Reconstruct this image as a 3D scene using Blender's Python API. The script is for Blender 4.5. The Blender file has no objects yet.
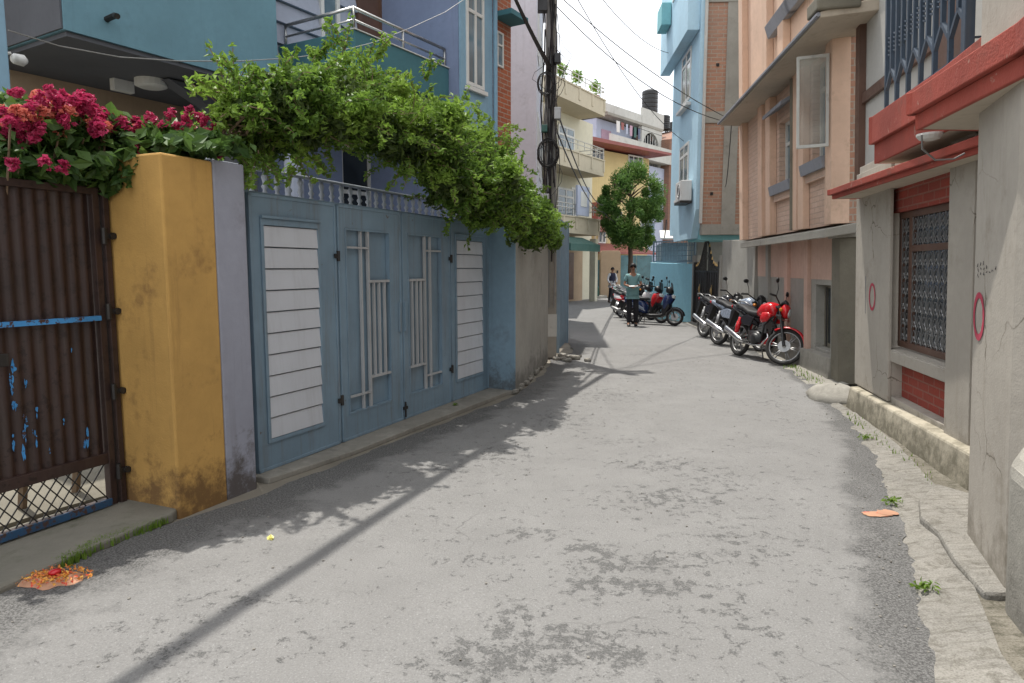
import bpy, bmesh, math, random
from mathutils import Vector, Matrix, noise
R = math.radians
S = bpy.context.scene
COL = S.collection
random.seed(11)

# ------------------------------------------------------------------ camera
cam = bpy.data.cameras.new('camera'); cam.lens = 24.0; cam.sensor_width = 36.0
cam.clip_start = 0.05; cam.clip_end = 2000
co = bpy.data.objects.new('camera', cam); COL.objects.link(co)
PITCH = math.atan(74/683.0); EYE = 1.6
co.location = (0, 0, EYE); co.rotation_euler = (R(90)-PITCH, 0, 0)
S.camera = co
# ------------------------------------------------------------------ sky + sun
SUN_EL = 74.0; SHX, SHY = 0.49, -0.872          # direction in which shadows fall
sun_az = math.atan2(-SHX, -SHY)                 # compass angle from +Y, clockwise
W = bpy.data.worlds.new('World'); S.world = W; W.use_nodes = True
wn = W.node_tree; wn.nodes.clear()
sky = wn.nodes.new('ShaderNodeTexSky'); sky.sky_type = 'NISHITA'; sky.sun_disc = False
sky.sun_elevation = R(SUN_EL); sky.sun_rotation = sun_az
sky.dust_density = 4.0; sky.air_density = 1.0; sky.ozone_density = 0.6
tcw = wn.nodes.new('ShaderNodeTexCoord')
nzw = wn.nodes.new('ShaderNodeTexNoise'); nzw.inputs['Scale'].default_value = 2.2; nzw.inputs['Detail'].default_value = 5
rpw = wn.nodes.new('ShaderNodeMapRange'); rpw.inputs[1].default_value = 0.30; rpw.inputs[2].default_value = 0.55
rpw.inputs[3].default_value = 0.72; rpw.inputs[4].default_value = 0.97
mxw = wn.nodes.new('ShaderNodeMix'); mxw.data_type = 'RGBA'
mxw.inputs['B'].default_value = (9.4, 9.6, 9.9, 1)      # thin bright cloud
bgw = wn.nodes.new('ShaderNodeBackground'); bgw.inputs['Strength'].default_value = 0.122
ow = wn.nodes.new('ShaderNodeOutputWorld')
wn.links.new(tcw.outputs['Generated'], nzw.inputs['Vector'])
wn.links.new(nzw.outputs['Fac'], rpw.inputs[0]); wn.links.new(rpw.outputs[0], mxw.inputs['Factor'])
wn.links.new(sky.outputs[0], mxw.inputs['A']); wn.links.new(mxw.outputs['Result'], bgw.inputs['Color'])
wn.links.new(bgw.outputs[0], ow.inputs['Surface'])
sl = bpy.data.lights.new('sun', 'SUN'); sl.energy = 3.6; sl.angle = R(0.6); sl.color = (1, 0.955, 0.88)
so = bpy.data.objects.new('sun', sl); COL.objects.link(so)
ce = math.cos(R(SUN_EL))
so.rotation_euler = Vector((SHX*ce, SHY*ce, -math.sin(R(SUN_EL)))).to_track_quat('-Z', 'Y').to_euler()
S.view_settings.view_transform = 'Standard'; S.view_settings.look = 'None'
S.view_settings.exposure = 0.55; S.view_settings.gamma = 1.0
S.cycles.max_bounces = 6; S.cycles.diffuse_bounces = 4; S.cycles.transparent_max_bounces = 6
S.cycles.use_denoising = True

# ------------------------------------------------------------------ helpers
def ray(u, v):
    x = (u-512)/683.0; y = -(v-341.5)/683.0
    return (x, math.cos(PITCH)+y*math.sin(PITCH), -math.sin(PITCH)+y*math.cos(PITCH))
def G(u, v, z=0.0):
    d = ray(u, v); t = (z-EYE)/d[2]; return (d[0]*t, d[1]*t)
def AtY(u, v, Y):
    d = ray(u, v); t = Y/d[1]; return (d[0]*t, Y, EYE+d[2]*t)
class Fr:
    "frame of a wall: local x runs away along heading h (degrees clockwise from +Y), local y is to its left"
    def __init__(s, x, y, h): s.x, s.y, s.h = x, y, R(h)
    def w(s, x, y):
        c, k = math.cos(s.h), math.sin(s.h); return (s.x+x*k-y*c, s.y+x*c+y*k)
    def loc(s, X, Y):
        c, k = math.cos(s.h), math.sin(s.h); X -= s.x; Y -= s.y; return (k*X+c*Y, -c*X+k*Y)
    @property
    def rz(s): return R(90)-s.h
    def px(s, u, v, y=0):
        d = ray(u, v); c, k = math.cos(s.h), math.sin(s.h)
        t = (y-c*s.x+k*s.y)/(-c*d[0]+k*d[1]); X, Y, Z = d[0]*t, d[1]*t, EYE+d[2]*t
        return (k*(X-s.x)+c*(Y-s.y), Z)
def tag(o, label=None, cat=None, group=None, kind=None):
    if label: o['label'] = label
    if cat: o['category'] = cat
    if group: o['group'] = group
    if kind: o['kind'] = kind
    return o
def thing(name, label, cat, loc=(0,0,0), rz=0, group=None):
    o = bpy.data.objects.new(name, None); COL.objects.link(o)
    o.empty_display_size = 0.2
    o.location = loc; o.rotation_euler = (0, 0, rz)
    return tag(o, label, cat, group)
def fthing(name, label, cat, fr, group=None): return thing(name, label, cat, (fr.x, fr.y, 0), fr.rz, group)
def copy_tree(o, parent=None):
    c = o.copy(); COL.objects.link(c)
    if parent: c.parent = parent
    for ch in [q for q in ALLKIDS(o)]: copy_tree(ch, c)
    return c
def ALLKIDS(o): return [q for q in bpy.data.objects if q.parent == o]

class MB:
    def __init__(s): s.v = []; s.f = []; s.X = None
    def add(s, vs, fs):
        n = len(s.v)
        if s.X is not None: vs = [tuple(s.X @ Vector(p)) for p in vs]
        s.v += [tuple(p) for p in vs]; s.f += [tuple(i+n for i in f) for f in fs]; return s
    def hexa(s, p): return s.add(p, [(0,3,2,1),(4,5,6,7),(0,1,5,4),(1,2,6,5),(2,3,7,6),(3,0,4,7)])
    def box(s, x0, x1, y0, y1, z0, z1):
        return s.hexa([(x0,y0,z0),(x1,y0,z0),(x1,y1,z0),(x0,y1,z0),(x0,y0,z1),(x1,y0,z1),(x1,y1,z1),(x0,y1,z1)])
    def prism(s, pts, z0, z1):
        n = len(pts)
        z0 = z0 if isinstance(z0, (list, tuple)) else [z0]*n; z1 = z1 if isinstance(z1, (list, tuple)) else [z1]*n
        return s.add([(p[0],p[1],a) for p, a in zip(pts, z0)]+[(p[0],p[1],a) for p, a in zip(pts, z1)],
            [tuple(range(n-1,-1,-1)), tuple(range(n,2*n))]+[(i,(i+1)%n,n+(i+1)%n,n+i) for i in range(n)])
    def prism_y(s, pts, y0, y1):     # outline in x,z
        n = len(pts)
        return s.add([(p[0],y0,p[1]) for p in pts]+[(p[0],y1,p[1]) for p in pts],
            [tuple(range(n-1,-1,-1)), tuple(range(n,2*n))]+[(i,(i+1)%n,n+(i+1)%n,n+i) for i in range(n)])
    def tube(s, path, r, n=6, sq=1.0):
        P = [Vector(p) for p in path]; m = len(P); rs = r if isinstance(r, (list, tuple)) else [r]*m
        vs = []; up = None
        for i in range(m):
            t = (P[min(i+1,m-1)]-P[max(i-1,0)])
            if t.length < 1e-9: t = Vector((0,0,1))
            t.normalize()
            if up is None: up = Vector((0,0,1)) if abs(t.z) < .9 else Vector((1,0,0))
            a = t.cross(up)
            if a.length < 1e-6: a = t.cross(Vector((0.3,1,0.2)))
            a.normalize(); b = a.cross(t); up = b
            for k in range(n):
                q = 2*math.pi*(k+.5)/n; vs.append(P[i]+a*math.cos(q)*rs[i]+b*math.sin(q)*rs[i]*sq)
        fs = [(i*n+k, i*n+(k+1)%n, (i+1)*n+(k+1)%n, (i+1)*n+k) for i in range(m-1) for k in range(n)]
        fs += [tuple(range(n-1,-1,-1)), tuple((m-1)*n+k for k in range(n))]
        return s.add(vs, fs)
    def lathe(s, prof, n=12, c=(0,0,0), axis='z'):
        vs = []
        for r_, z in prof:
            for k in range(n):
                q = 2*math.pi*k/n; a, b = r_*math.cos(q), r_*math.sin(q)
                vs.append((c[0]+a, c[1]+b, c[2]+z) if axis == 'z' else ((c[0]+a, c[1]+z, c[2]+b) if axis == 'y' else (c[0]+z, c[1]+a, c[2]+b)))
        m = len(prof)
        fs = [(i*n+k, i*n+(k+1)%n, (i+1)*n+(k+1)%n, (i+1)*n+k) for i in range(m-1) for k in range(n)]
        fs += [tuple(range(n-1,-1,-1)), tuple((m-1)*n+k for k in range(n))]
        return s.add(vs, fs)
    def torus(s, c, Rr, r, n=24, k=8, sx=1.0):
        vs = []; fs = []
        for i in range(n):
            a = 2*math.pi*i/n
            for j in range(k):
                b = 2*math.pi*j/k; q = Rr+r*math.cos(b)
                vs.append((c[0]+q*math.cos(a), c[1]+r*sx*math.sin(b), c[2]+q*math.sin(a)))
        for i in range(n):
            for j in range(k):
                fs.append((i*k+j, ((i+1)%n)*k+j, ((i+1)%n)*k+(j+1)%k, i*k+(j+1)%k))
        return s.add(vs, fs)
    def loft(s, secs, n=12, e=2.4):   # secs: (x, y, z, half width, half height)
        vs = []
        for (x, y, z, hw, hh) in secs:
            for k in range(n):
                q = 2*math.pi*k/n; cq, sq = math.cos(q), math.sin(q)
                vs.append((x, y+hw*math.copysign(abs(cq)**(2/e), cq), z+hh*math.copysign(abs(sq)**(2/e), sq)))
        m = len(secs)
        fs = [(i*n+k, i*n+(k+1)%n, (i+1)*n+(k+1)%n, (i+1)*n+k) for i in range(m-1) for k in range(n)]
        fs += [tuple(range(n-1,-1,-1)), tuple((m-1)*n+k for k in range(n))]
        return s.add(vs, fs)
    def wall(s, x0, x1, z0, z1, y0, y1, holes=()):   # slab from y0 to y1 with rectangular holes (hx0,hx1,hz0,hz1)
        xs = sorted(set([x0, x1]+[min(max(a, x0), x1) for h in holes for a in h[:2]]))
        zs = sorted(set([z0, z1]+[min(max(a, z0), z1) for h in holes for a in h[2:]]))
        def solid(i, j):
            if i < 0 or j < 0 or i >= len(xs)-1 or j >= len(zs)-1: return False
            cx, cz = (xs[i]+xs[i+1])/2, (zs[j]+zs[j+1])/2
            return not any(h[0] < cx < h[1] and h[2] < cz < h[3] for h in holes)
        idx = {}
        def V(i, j, k):
            if (i,j,k) not in idx:
                idx[(i,j,k)] = len(vs); vs.append((xs[i], (y0, y1)[k], zs[j]))
            return idx[(i,j,k)]
        vs = []; fs = []
        for i in range(len(xs)-1):
            for j in range(len(zs)-1):
                if not solid(i, j): continue
                fs.append((V(i,j,0),V(i+1,j,0),V(i+1,j+1,0),V(i,j+1,0)))
                fs.append((V(i,j,1),V(i,j+1,1),V(i+1,j+1,1),V(i+1,j,1)))
                if not solid(i-1,j): fs.append((V(i,j,0),V(i,j+1,0),V(i,j+1,1),V(i,j,1)))
                if not solid(i+1,j): fs.append((V(i+1,j,0),V(i+1,j,1),V(i+1,j+1,1),V(i+1,j+1,0)))
                if not solid(i,j-1): fs.append((V(i,j,0),V(i,j,1),V(i+1,j,1),V(i+1,j,0)))
                if not solid(i,j+1): fs.append((V(i,j+1,0),V(i+1,j+1,0),V(i+1,j+1,1),V(i,j+1,1)))
        return s.add(vs, fs)
    def build(s, name, mat, parent=None, smooth=False, bevel=0, recalc=True, sub=0):
        me = bpy.data.meshes.new(name); me.from_pydata(s.v, [], s.f)
        if recalc:
            bm = bmesh.new(); bm.from_mesh(me); bmesh.ops.recalc_face_normals(bm, faces=bm.faces); bm.to_mesh(me); bm.free()
        if isinstance(mat, (list, tuple)):
            for m in mat: me.materials.append(m)
        else: me.materials.append(mat)
        if smooth: me.polygons.foreach_set('use_smooth', [True]*len(me.polygons))
        o = bpy.data.objects.new(name, me); COL.objects.link(o)
        if parent: o.parent = parent
        if bevel:
            b = o.modifiers.new('bevel', 'BEVEL'); b.width = bevel; b.segments = 2; b.limit_method = 'ANGLE'; b.angle_limit = R(40)
        if sub:
            q = o.modifiers.new('sub', 'SUBSURF'); q.levels = sub; q.render_levels = sub
        return o
def box(name, mat, parent, x0, x1, y0, y1, z0, z1, bevel=0):
    return MB().box(x0,x1,y0,y1,z0,z1).build(name, mat, parent, bevel=bevel)
def frame_mb(x0, x1, z0, z1, w, y0, y1, mb=None):
    mb = mb or MB()
    return mb.wall(x0, x1, z0, z1, y0, y1, [(x0+w, x1-w, z0+w, z1-w)])
def sag(a, b, drop, n=14):
    a, b = Vector(a), Vector(b)
    return [a.lerp(b, i/n)-Vector((0,0,drop*4*(i/n)*(1-i/n))) for i in range(n+1)]

# ------------------------------------------------------------------ materials
class NT:
    def __init__(s, name):
        s.m = bpy.data.materials.new(name); s.m.use_nodes = True; s.t = s.m.node_tree; s.t.nodes.clear()
        s.out = s.t.nodes.new('ShaderNodeOutputMaterial'); s.b = s.t.nodes.new('ShaderNodeBsdfPrincipled')
        s.t.links.new(s.b.outputs[0], s.out.inputs[0]); s.geo = None
    def n(s, ty, **kw):
        q = s.t.nodes.new(ty)
        for k, v in kw.items(): setattr(q, k, v)
        return q
    def set(s, sock, v):
        if isinstance(v, bpy.types.NodeSocket): s.t.links.new(v, sock)
        else: sock.default_value = v
    def pos(s, sc=(1,1,1)):
        if s.geo is None: s.geo = s.n('ShaderNodeNewGeometry')
        if sc == (1,1,1): return s.geo.outputs['Position']
        m = s.n('ShaderNodeMapping'); m.inputs['Scale'].default_value = sc; s.set(m.inputs[0], s.geo.outputs['Position']); return m.outputs[0]
    def noise(s, scale, detail=3, rough=.55, vec=None, dist=0):
        q = s.n('ShaderNodeTexNoise'); q.inputs['Scale'].default_value = scale; q.inputs['Detail'].default_value = detail
        q.inputs['Roughness'].default_value = rough; q.inputs['Distortion'].default_value = dist
        s.set(q.inputs['Vector'], vec if vec is not None else s.pos()); return q.outputs['Fac']
    def ramp(s, v, a, b, c=0.0, d=1.0):
        q = s.n('ShaderNodeMapRange'); s.set(q.inputs[0], v)
        for i, x in enumerate((a,b,c,d)): q.inputs[i+1].default_value = x
        return q.outputs[0]
    def math(s, op, a, b=0.0):
        q = s.n('ShaderNodeMath', operation=op); s.set(q.inputs[0], a); s.set(q.inputs[1], b); return q.outputs[0]
    def mix(s, f, a, b, bt='MIX'):
        q = s.n('ShaderNodeMix', data_type='RGBA', blend_type=bt); s.set(q.inputs['Factor'], f)
        for k, v in (('A', a), ('B', b)): s.set(q.inputs[k], c4(v) if not isinstance(v, bpy.types.NodeSocket) else v)
        return q.outputs['Result']
    def bump(s, h, st=.3, dist=.01):
        q = s.n('ShaderNodeBump'); q.inputs['Strength'].default_value = st; q.inputs['Distance'].default_value = dist
        s.set(q.inputs['Height'], h); s.set(s.b.inputs['Normal'], q.outputs[0])
    def crack(s, scale, w, mask=(.50, .56)):
        "thin wandering cracks, only in places"
        d = s.n('ShaderNodeTexNoise'); d.inputs['Scale'].default_value = scale*3; d.inputs['Detail'].default_value = 6; s.set(d.inputs['Vector'], s.pos())
        ad = s.n('ShaderNodeVectorMath', operation='MULTIPLY_ADD'); s.set(ad.inputs[0], d.outputs['Color']); ad.inputs[1].default_value = (.35/scale,)*3; s.set(ad.inputs[2], s.pos())
        v = s.n('ShaderNodeTexVoronoi', feature='DISTANCE_TO_EDGE'); v.inputs['Scale'].default_value = scale; s.set(v.inputs['Vector'], ad.outputs[0])
        return s.math('MULTIPLY', s.ramp(v.outputs['Distance'], w*.3*scale, w*scale, .85, 0), s.ramp(s.noise(.8*scale, 2), *mask))
    def fin(s, col, rough=.8, metal=0.0, spec=None):
        s.set(s.b.inputs['Base Color'], c4(col) if not isinstance(col, bpy.types.NodeSocket) else col)
        s.set(s.b.inputs['Roughness'], rough); s.b.inputs['Metallic'].default_value = metal
        if spec is not None: s.b.inputs['Specular IOR Level'].default_value = spec
        return s.m
def c4(c): return (c[0], c[1], c[2], 1) if len(c) == 3 else tuple(c)
def lin(r, g, b):   # from display values 0..255
    f = lambda x: (x/255/12.92) if x/255 <= .04045 else ((x/255+.055)/1.055)**2.4
    return (f(r), f(g), f(b))
def mul(c, k): return tuple(min(x*k, .95) for x in c)

def plaster(name, col, dirt=(.09,.08,.065), amt=.5, var=.16, bump=.25, rough=.88, streak=.5, base=0.0, chips=None, cracks=0):
    """painted render: mottled tone, vertical rain streaks, blotchy stains, optional splash dirt near the foot"""
    t = NT(name)
    a = t.noise(1.3, 4, .6); b = t.noise(14, 4, .65); fine = t.noise(90, 2)
    c = t.mix(t.ramp(a, .32, .68), mul(col, 1-var), mul(col, 1+var))
    c = t.mix(t.ramp(b, .3, .75, 0, .3), c, mul(col, .7))
    st = t.noise(1, 5, .7, t.pos((9, 9, .55)))
    c = t.mix(t.ramp(st, .56, .78, 0, streak*.6), c, dirt)
    bl = t.math('MULTIPLY', t.ramp(t.noise(2.3, 5, .7), .55, .72), t.ramp(b, .35, .6))
    c = t.mix(t.math('MULTIPLY', bl, amt*.7), c, dirt)
    if base:
        sep = t.n('ShaderNodeSeparateXYZ'); t.set(sep.inputs[0], t.pos())
        z = t.math('ADD', sep.outputs['Z'], t.math('MULTIPLY', t.math('SUBTRACT', t.noise(5, 6, .75), .5), -1.6))
        c = t.mix(t.math('MULTIPLY', t.ramp(z, .02, .34, 1, 0), base), c, mul(dirt, .7))
    if chips:
        c = t.mix(t.ramp(t.noise(chips[1], 4, .7, dist=.4), chips[2], chips[2]+.03), c, chips[0])
    if cracks: c = t.mix(t.crack(cracks, .006), c, mul(dirt, .6))
    t.bump(t.math('ADD', t.math('MULTIPLY', fine, .5), b), bump, .01)
    return t.fin(c, rough)
def brick(name, c1, c2, mortar, sc=1.0, bump=.5, bw=.23, bh=.075, grime=.5, painted=False):
    t = NT(name); tc = t.n('ShaderNodeTexCoord'); sep = t.n('ShaderNodeSeparateXYZ'); t.set(sep.inputs[0], tc.outputs['Object'])
    cmb = t.n('ShaderNodeCombineXYZ'); t.set(cmb.inputs[0], t.math('ADD', sep.outputs[0], sep.outputs[1])); t.set(cmb.inputs[1], sep.outputs[2])
    k = t.n('ShaderNodeTexBrick'); t.set(k.inputs['Vector'], cmb.outputs[0]); k.inputs['Scale'].default_value = 1
    k.inputs['Brick Width'].default_value = bw*sc; k.inputs['Row Height'].default_value = bh*sc; k.inputs['Mortar Size'].default_value = .009*sc
    k.inputs['Mortar Smooth'].default_value = .3; k.inputs['Bias'].default_value = -.1
    k.inputs['Color1'].default_value = c4(c1); k.inputs['Color2'].default_value = c4(c2); k.inputs['Mortar'].default_value = c4(mortar)
    c = t.mix(t.ramp(t.noise(1.1, 5, .7), .4, .75, 0, grime), k.outputs['Color'], mul(mortar, .6))
    c = t.mix(t.ramp(t.noise(30, 3), .3, .7, 0, .35), c, mul(c1, .6))
    t.bump(t.math('ADD', t.math('MULTIPLY', k.outputs['Fac'], -1), t.math('MULTIPLY', t.noise(60, 3), .4)), bump, .012)
    return t.fin(c, .9)
def paint(name, col, rough=.45, chip=None, camt=.6, var=.1, metal=0, scale=7, bump=.12, dust=.2):
    "painted metal: slight fading, dust, chips showing another colour"
    t = NT(name); a = t.noise(2.4, 4, .6); b = t.noise(scale, 6, .75)
    c = t.mix(t.ramp(a, .3, .7), mul(col, 1-var), mul(col, 1+var))
    c = t.mix(t.ramp(t.noise(1, 4, .7, t.pos((16, 16, 1.2))), .5, .8, 0, dust), c, (.13,.11,.085))
    if chip: c = t.mix(t.ramp(b, camt, camt+.035), c, chip)
    t.bump(b, bump, .004)
    return t.fin(c, t.ramp(b, .3, .7, rough-.08, rough+.15), metal)
def flat(name, col, rough=.5, metal=0, spec=None, alpha=None):
    t = NT(name); c = t.mix(t.ramp(t.noise(18, 4, .6), .3, .7, 0, .5), col, mul(col, .78)); return t.fin(c, t.ramp(t.noise(25, 3), .3, .7, max(rough-.06, .02), min(rough+.08, 1)), metal, spec)
def glass(name, col=(.02,.025,.03), rough=.06):
    t = NT(name); c = t.mix(t.ramp(t.noise(1.5, 2), .35, .65), col, mul(col, 2.6)); t.bump(t.noise(2.2, 1), .05, .02); return t.fin(c, rough, 0, .6)
def leafmat(name, c1, c2, c3=None, tr=.35):
    t = NT(name); t.pos(); rnd = t.geo.outputs['Random Per Island']
    c = t.mix(rnd, c1, c2)
    if c3: c = t.mix(t.ramp(t.noise(1.6, 3), .45, .62), c, c3)
    t.fin(c, .5, 0, .35); tl = t.n('ShaderNodeBsdfTranslucent'); t.set(tl.inputs[0], t.mix(.5, c, mul(c2, 1.7)))
    mx = t.n('ShaderNodeMixShader'); mx.inputs[0].default_value = tr
    t.t.links.new(t.b.outputs[0], mx.inputs[1]); t.t.links.new(tl.outputs[0], mx.inputs[2]); t.t.links.new(mx.outputs[0], t.out.inputs[0])
    return t.m

M = {}
M['yellow'] = plaster('ochre paint', (.50,.295,.085), (.15,.075,.03), 1.0, .14, .35, base=.8, streak=.9)
M['lav'] = plaster('lavender grey paint', (.30,.31,.37), (.11,.09,.08), .6, .1, .25, base=.9)
M['gateblue'] = paint('gate blue paint', (.175,.255,.325), .42, (.12,.09,.07), .665, .12, dust=.6)
M['gatewhite'] = paint('gate slat paint', (.53,.55,.59), .4, (.22,.13,.07), .74, .05, dust=.18)
M['bar'] = paint('gate bar paint', (.40,.41,.42), .4, (.2,.12,.08), .70, .08, dust=.4)
M['pierblue'] = plaster('blue pier paint', (.20,.30,.38), (.10,.09,.08), .5, .12, .25, base=.7, chips=((.45,.43,.4), 1.6, .70))
M['greywall'] = plaster('raw grey render', (.31,.30,.27), (.11,.10,.085), .6, .14, .35, base=.6)
M['rust'] = paint('brown gate paint', (.034,.017,.014), .5, (.02,.01,.008), .55, .3, scale=12)
M['rustb'] = paint('worn dark blue paint', (.02,.07,.15), .5, (.06,.03,.02), .52, .3, scale=18)
M['bluechip'] = paint('bright blue flaking paint', (.05,.25,.55), .5, (.055,.024,.016), .53, .2, scale=22)
M['iron'] = paint('black iron', (.015,.013,.012), .5, (.06,.03,.018), .68, .2)
M['teal'] = plaster('teal wall paint', (.13,.255,.315), (.06,.08,.09), .35, .1, .12, streak=.5)
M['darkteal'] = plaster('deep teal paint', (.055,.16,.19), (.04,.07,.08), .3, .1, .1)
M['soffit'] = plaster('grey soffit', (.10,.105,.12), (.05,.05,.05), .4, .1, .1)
M['siding'] = plaster('pale lavender siding', (.34,.37,.45), (.1,.1,.12), .3, .08, .1)
M['peri'] = plaster('periwinkle paint', (.19,.235,.36), (.08,.09,.12), .3, .08, .1)
M['skyb'] = plaster('light blue paint', (.22,.36,.47), (.1,.12,.13), .3, .08, .1)
M['railb'] = paint('slate blue railing paint', (.03,.05,.08), .45, (.02,.03,.04), .6, .2)
M['gilt'] = flat('gilt', (.45,.30,.12), .4, .6); M['spray2'] = plaster('pink wall', (.45,.30,.38))
M['orbrick'] = brick('orange facing brick', (.42,.11,.045), (.33,.08,.035), (.42,.33,.26), 1.0)
M['whitewall'] = plaster('pale lilac wall', (.52,.51,.56), (.2,.18,.17), .5, .06, .15)
M['steel'] = flat('brushed steel', (.45,.45,.44), .3, .9)
M['glassd'] = glass('dark window glass')
M['glassb'] = glass('bluish window glass', (.06,.09,.11), .1)
M['white'] = paint('white trim paint', (.62,.62,.60), .5, None, .6, .05)
M['dirtywhite'] = plaster('dirty white paint', (.52,.52,.49), (.16,.14,.12), .8, .08, .2)
M['wood'] = paint('brown wood', (.105,.055,.038), .5, None, .6, .2)
M['conc'] = plaster('concrete', (.30,.285,.25), (.1,.09,.075), .8, .15, .5, base=.3)
M['concd'] = plaster('mossy and shade-dark concrete', (.17,.155,.12), (.05,.05,.03), .8, .2, .5)
M['rwall'] = plaster('warm grey wall paint', (.385,.352,.305), (.20,.17,.125), .8, .09, .25, base=.6, streak=.6, cracks=1.3)
M['rsoff'] = plaster('cream soffit', (.47,.41,.33), (.2,.15,.1), .7, .06, .15)
M['rwhite'] = plaster('pale wall paint', (.50,.49,.46), (.25,.22,.18), .4, .05, .12)
M['red'] = plaster('red oxide trim paint', (.33,.062,.042), (.15,.07,.05), .9, .2, .5, .8, streak=.7, chips=((.36,.17,.13), 6, .63))
M['plinth'] = plaster('cream plinth', (.41,.37,.29), (.10,.09,.055), 1.0, .12, .35, base=.7)
M['redbrick'] = brick('painted red brick', (.34,.055,.035), (.27,.045,.03), (.30,.13,.1), 1.0, .6, .24, .08)
M['peach'] = plaster('peach paint', (.66,.46,.34), (.22,.14,.09), .5, .08, .2, streak=.7)
M['glassc'] = glass('pale window glass', (.22,.22,.20), .08)
M['glassc'].node_tree.nodes['Principled BSDF'].inputs['Alpha'].default_value = .35
M['balus'] = plaster('pale grey baluster paint', (.42,.45,.50), (.15,.14,.13), .5, .1, .2)
M['peachbrick'] = brick('peach painted brick', (.64,.46,.36), (.58,.40,.30), (.50,.37,.29), 1.0, .7, .23, .08, .25)
M['peachd'] = plaster('deeper peach paint', (.53,.36,.29), (.2,.12,.08), .5, .1, .2, streak=.7)
M['tan'] = plaster('tan paint', (.42,.31,.21), (.16,.12,.08), .4, .08, .2)
M['grysill'] = plaster('grey sill', (.25,.26,.29), (.1,.1,.1), .5, .1, .2)
M['brickw'] = brick('weathered brick', (.43,.225,.145), (.34,.17,.11), (.38,.34,.28), 1.15, .6, .24, .08, .6)
M['brickfar'] = brick('far brick', (.30,.14,.09), (.24,.11,.075), (.28,.23,.19), 1.15, .5, .24, .08, .8)
M['skyblue'] = plaster('bright light blue paint', (.29,.58,.70), (.15,.25,.28), .3, .06, .12)
M['baby'] = plaster('pale blue paint', (.42,.62,.74), (.2,.25,.28), .3, .06, .1)
M['tealf'] = plaster('teal bay paint', (.22,.50,.54), (.1,.16,.17), .3, .08, .1)
M['cream'] = plaster('cream paint', (.60,.57,.45), (.3,.26,.18), .4, .06, .1)
M['beige'] = plaster('beige parapet', (.50,.44,.33), (.2,.17,.13), .5, .06, .15)
M['yellowf'] = plaster('yellow far paint', (.60,.48,.24), (.3,.22,.12), .3, .06, .1)
M['lilac'] = plaster('lilac paint', (.42,.46,.58), (.2,.2,.22), .4, .06, .1)
M['redroof'] = paint('red metal sheet', (.24,.06,.05), .5, None, .6, .15)
M['green'] = paint('dark green awning', (.03,.10,.085), .6)
M['sheetteal'] = paint('weathered teal sheet', (.10,.20,.23), .5, (.12,.10,.08), .6, .25)
M['meshblue'] = paint('blue grey grille', (.13,.20,.25), .5)
M['black'] = flat('black plastic', (.012,.012,.013), .4)
M['rubber'] = flat('tyre rubber', (.022,.021,.02), .85)
M['chrome'] = flat('chrome', (.62,.62,.62), .18, 1)
M['alu'] = flat('grey cast metal', (.33,.33,.33), .42, .8)
M['redp'] = flat('glossy red paint', (.52,.012,.018), .2)
M['silverp'] = flat('silver blue paint', (.32,.37,.45), .25, .3)
M['blackp'] = flat('gloss black paint', (.014,.014,.018), .15)
M['navyp'] = flat('glossy navy paint', (.015,.03,.10), .15)
M['bluep'] = flat('glossy blue paint', (.03,.10,.42), .2)
M['greenp'] = flat('green paint', (.03,.12,.06), .25); M['whitep'] = flat('glossy white paint', (.65,.65,.65), .25)
M['seat'] = flat('seat vinyl', (.02,.02,.022), .6)
M['lens'] = glass('headlight glass', (.35,.37,.38), .08)
M['amber'] = flat('amber lens', (.6,.2,.02), .2)
M['cable'] = flat('cable black', (.018,.018,.02), .55)
M['cableg'] = flat('grey cable', (.22,.22,.22), .5)
M['pole'] = plaster('pole concrete', (.30,.28,.245), (.09,.08,.06), .6, .12, .4)
M['vine'] = leafmat('vine leaves', (.045,.105,.018), (.17,.28,.042), (.24,.36,.06), .38)
M['vineshade'] = leafmat('shade-dark leaves', (.03,.06,.016), (.09,.13,.03), None, .3)
M['leaf'] = leafmat('shrub leaves', (.035,.085,.02), (.09,.16,.035), None, .3)
M['flower'] = leafmat('crimson blossom', (.33,.014,.07), (.50,.05,.14), (.38,.03,.09), .25)
M['flower2'] = leafmat('salmon blossom', (.60,.12,.10), (.66,.22,.16), None, .25)
M['stem'] = flat('dry stems', (.20,.14,.09), .9)
M['bark'] = flat('bark', (.10,.07,.05), .95)
M['conifer'] = leafmat('conifer foliage', (.03,.08,.016), (.09,.18,.035), (.12,.21,.04), .3)
M['moss'] = leafmat('moss and grass', (.09,.17,.02), (.18,.27,.04), None, .3)
M['skin'] = flat('skin', (.30,.15,.09), .5); M['hair'] = flat('black hair', (.01,.009,.009), .6)
M['shirt'] = flat('teal shirt cloth', (.17,.32,.33), .85); M['trouser'] = flat('black trousers cloth', (.012,.012,.016), .9)
M['vest'] = flat('navy vest cloth', (.02,.022,.05), .9); M['wshirt'] = flat('white shirt cloth', (.6,.6,.62), .85)
M['shoe'] = flat('black shoes', (.015,.013,.012), .4); M['paper'] = flat('white paper', (.75,.75,.75), .8)
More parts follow.
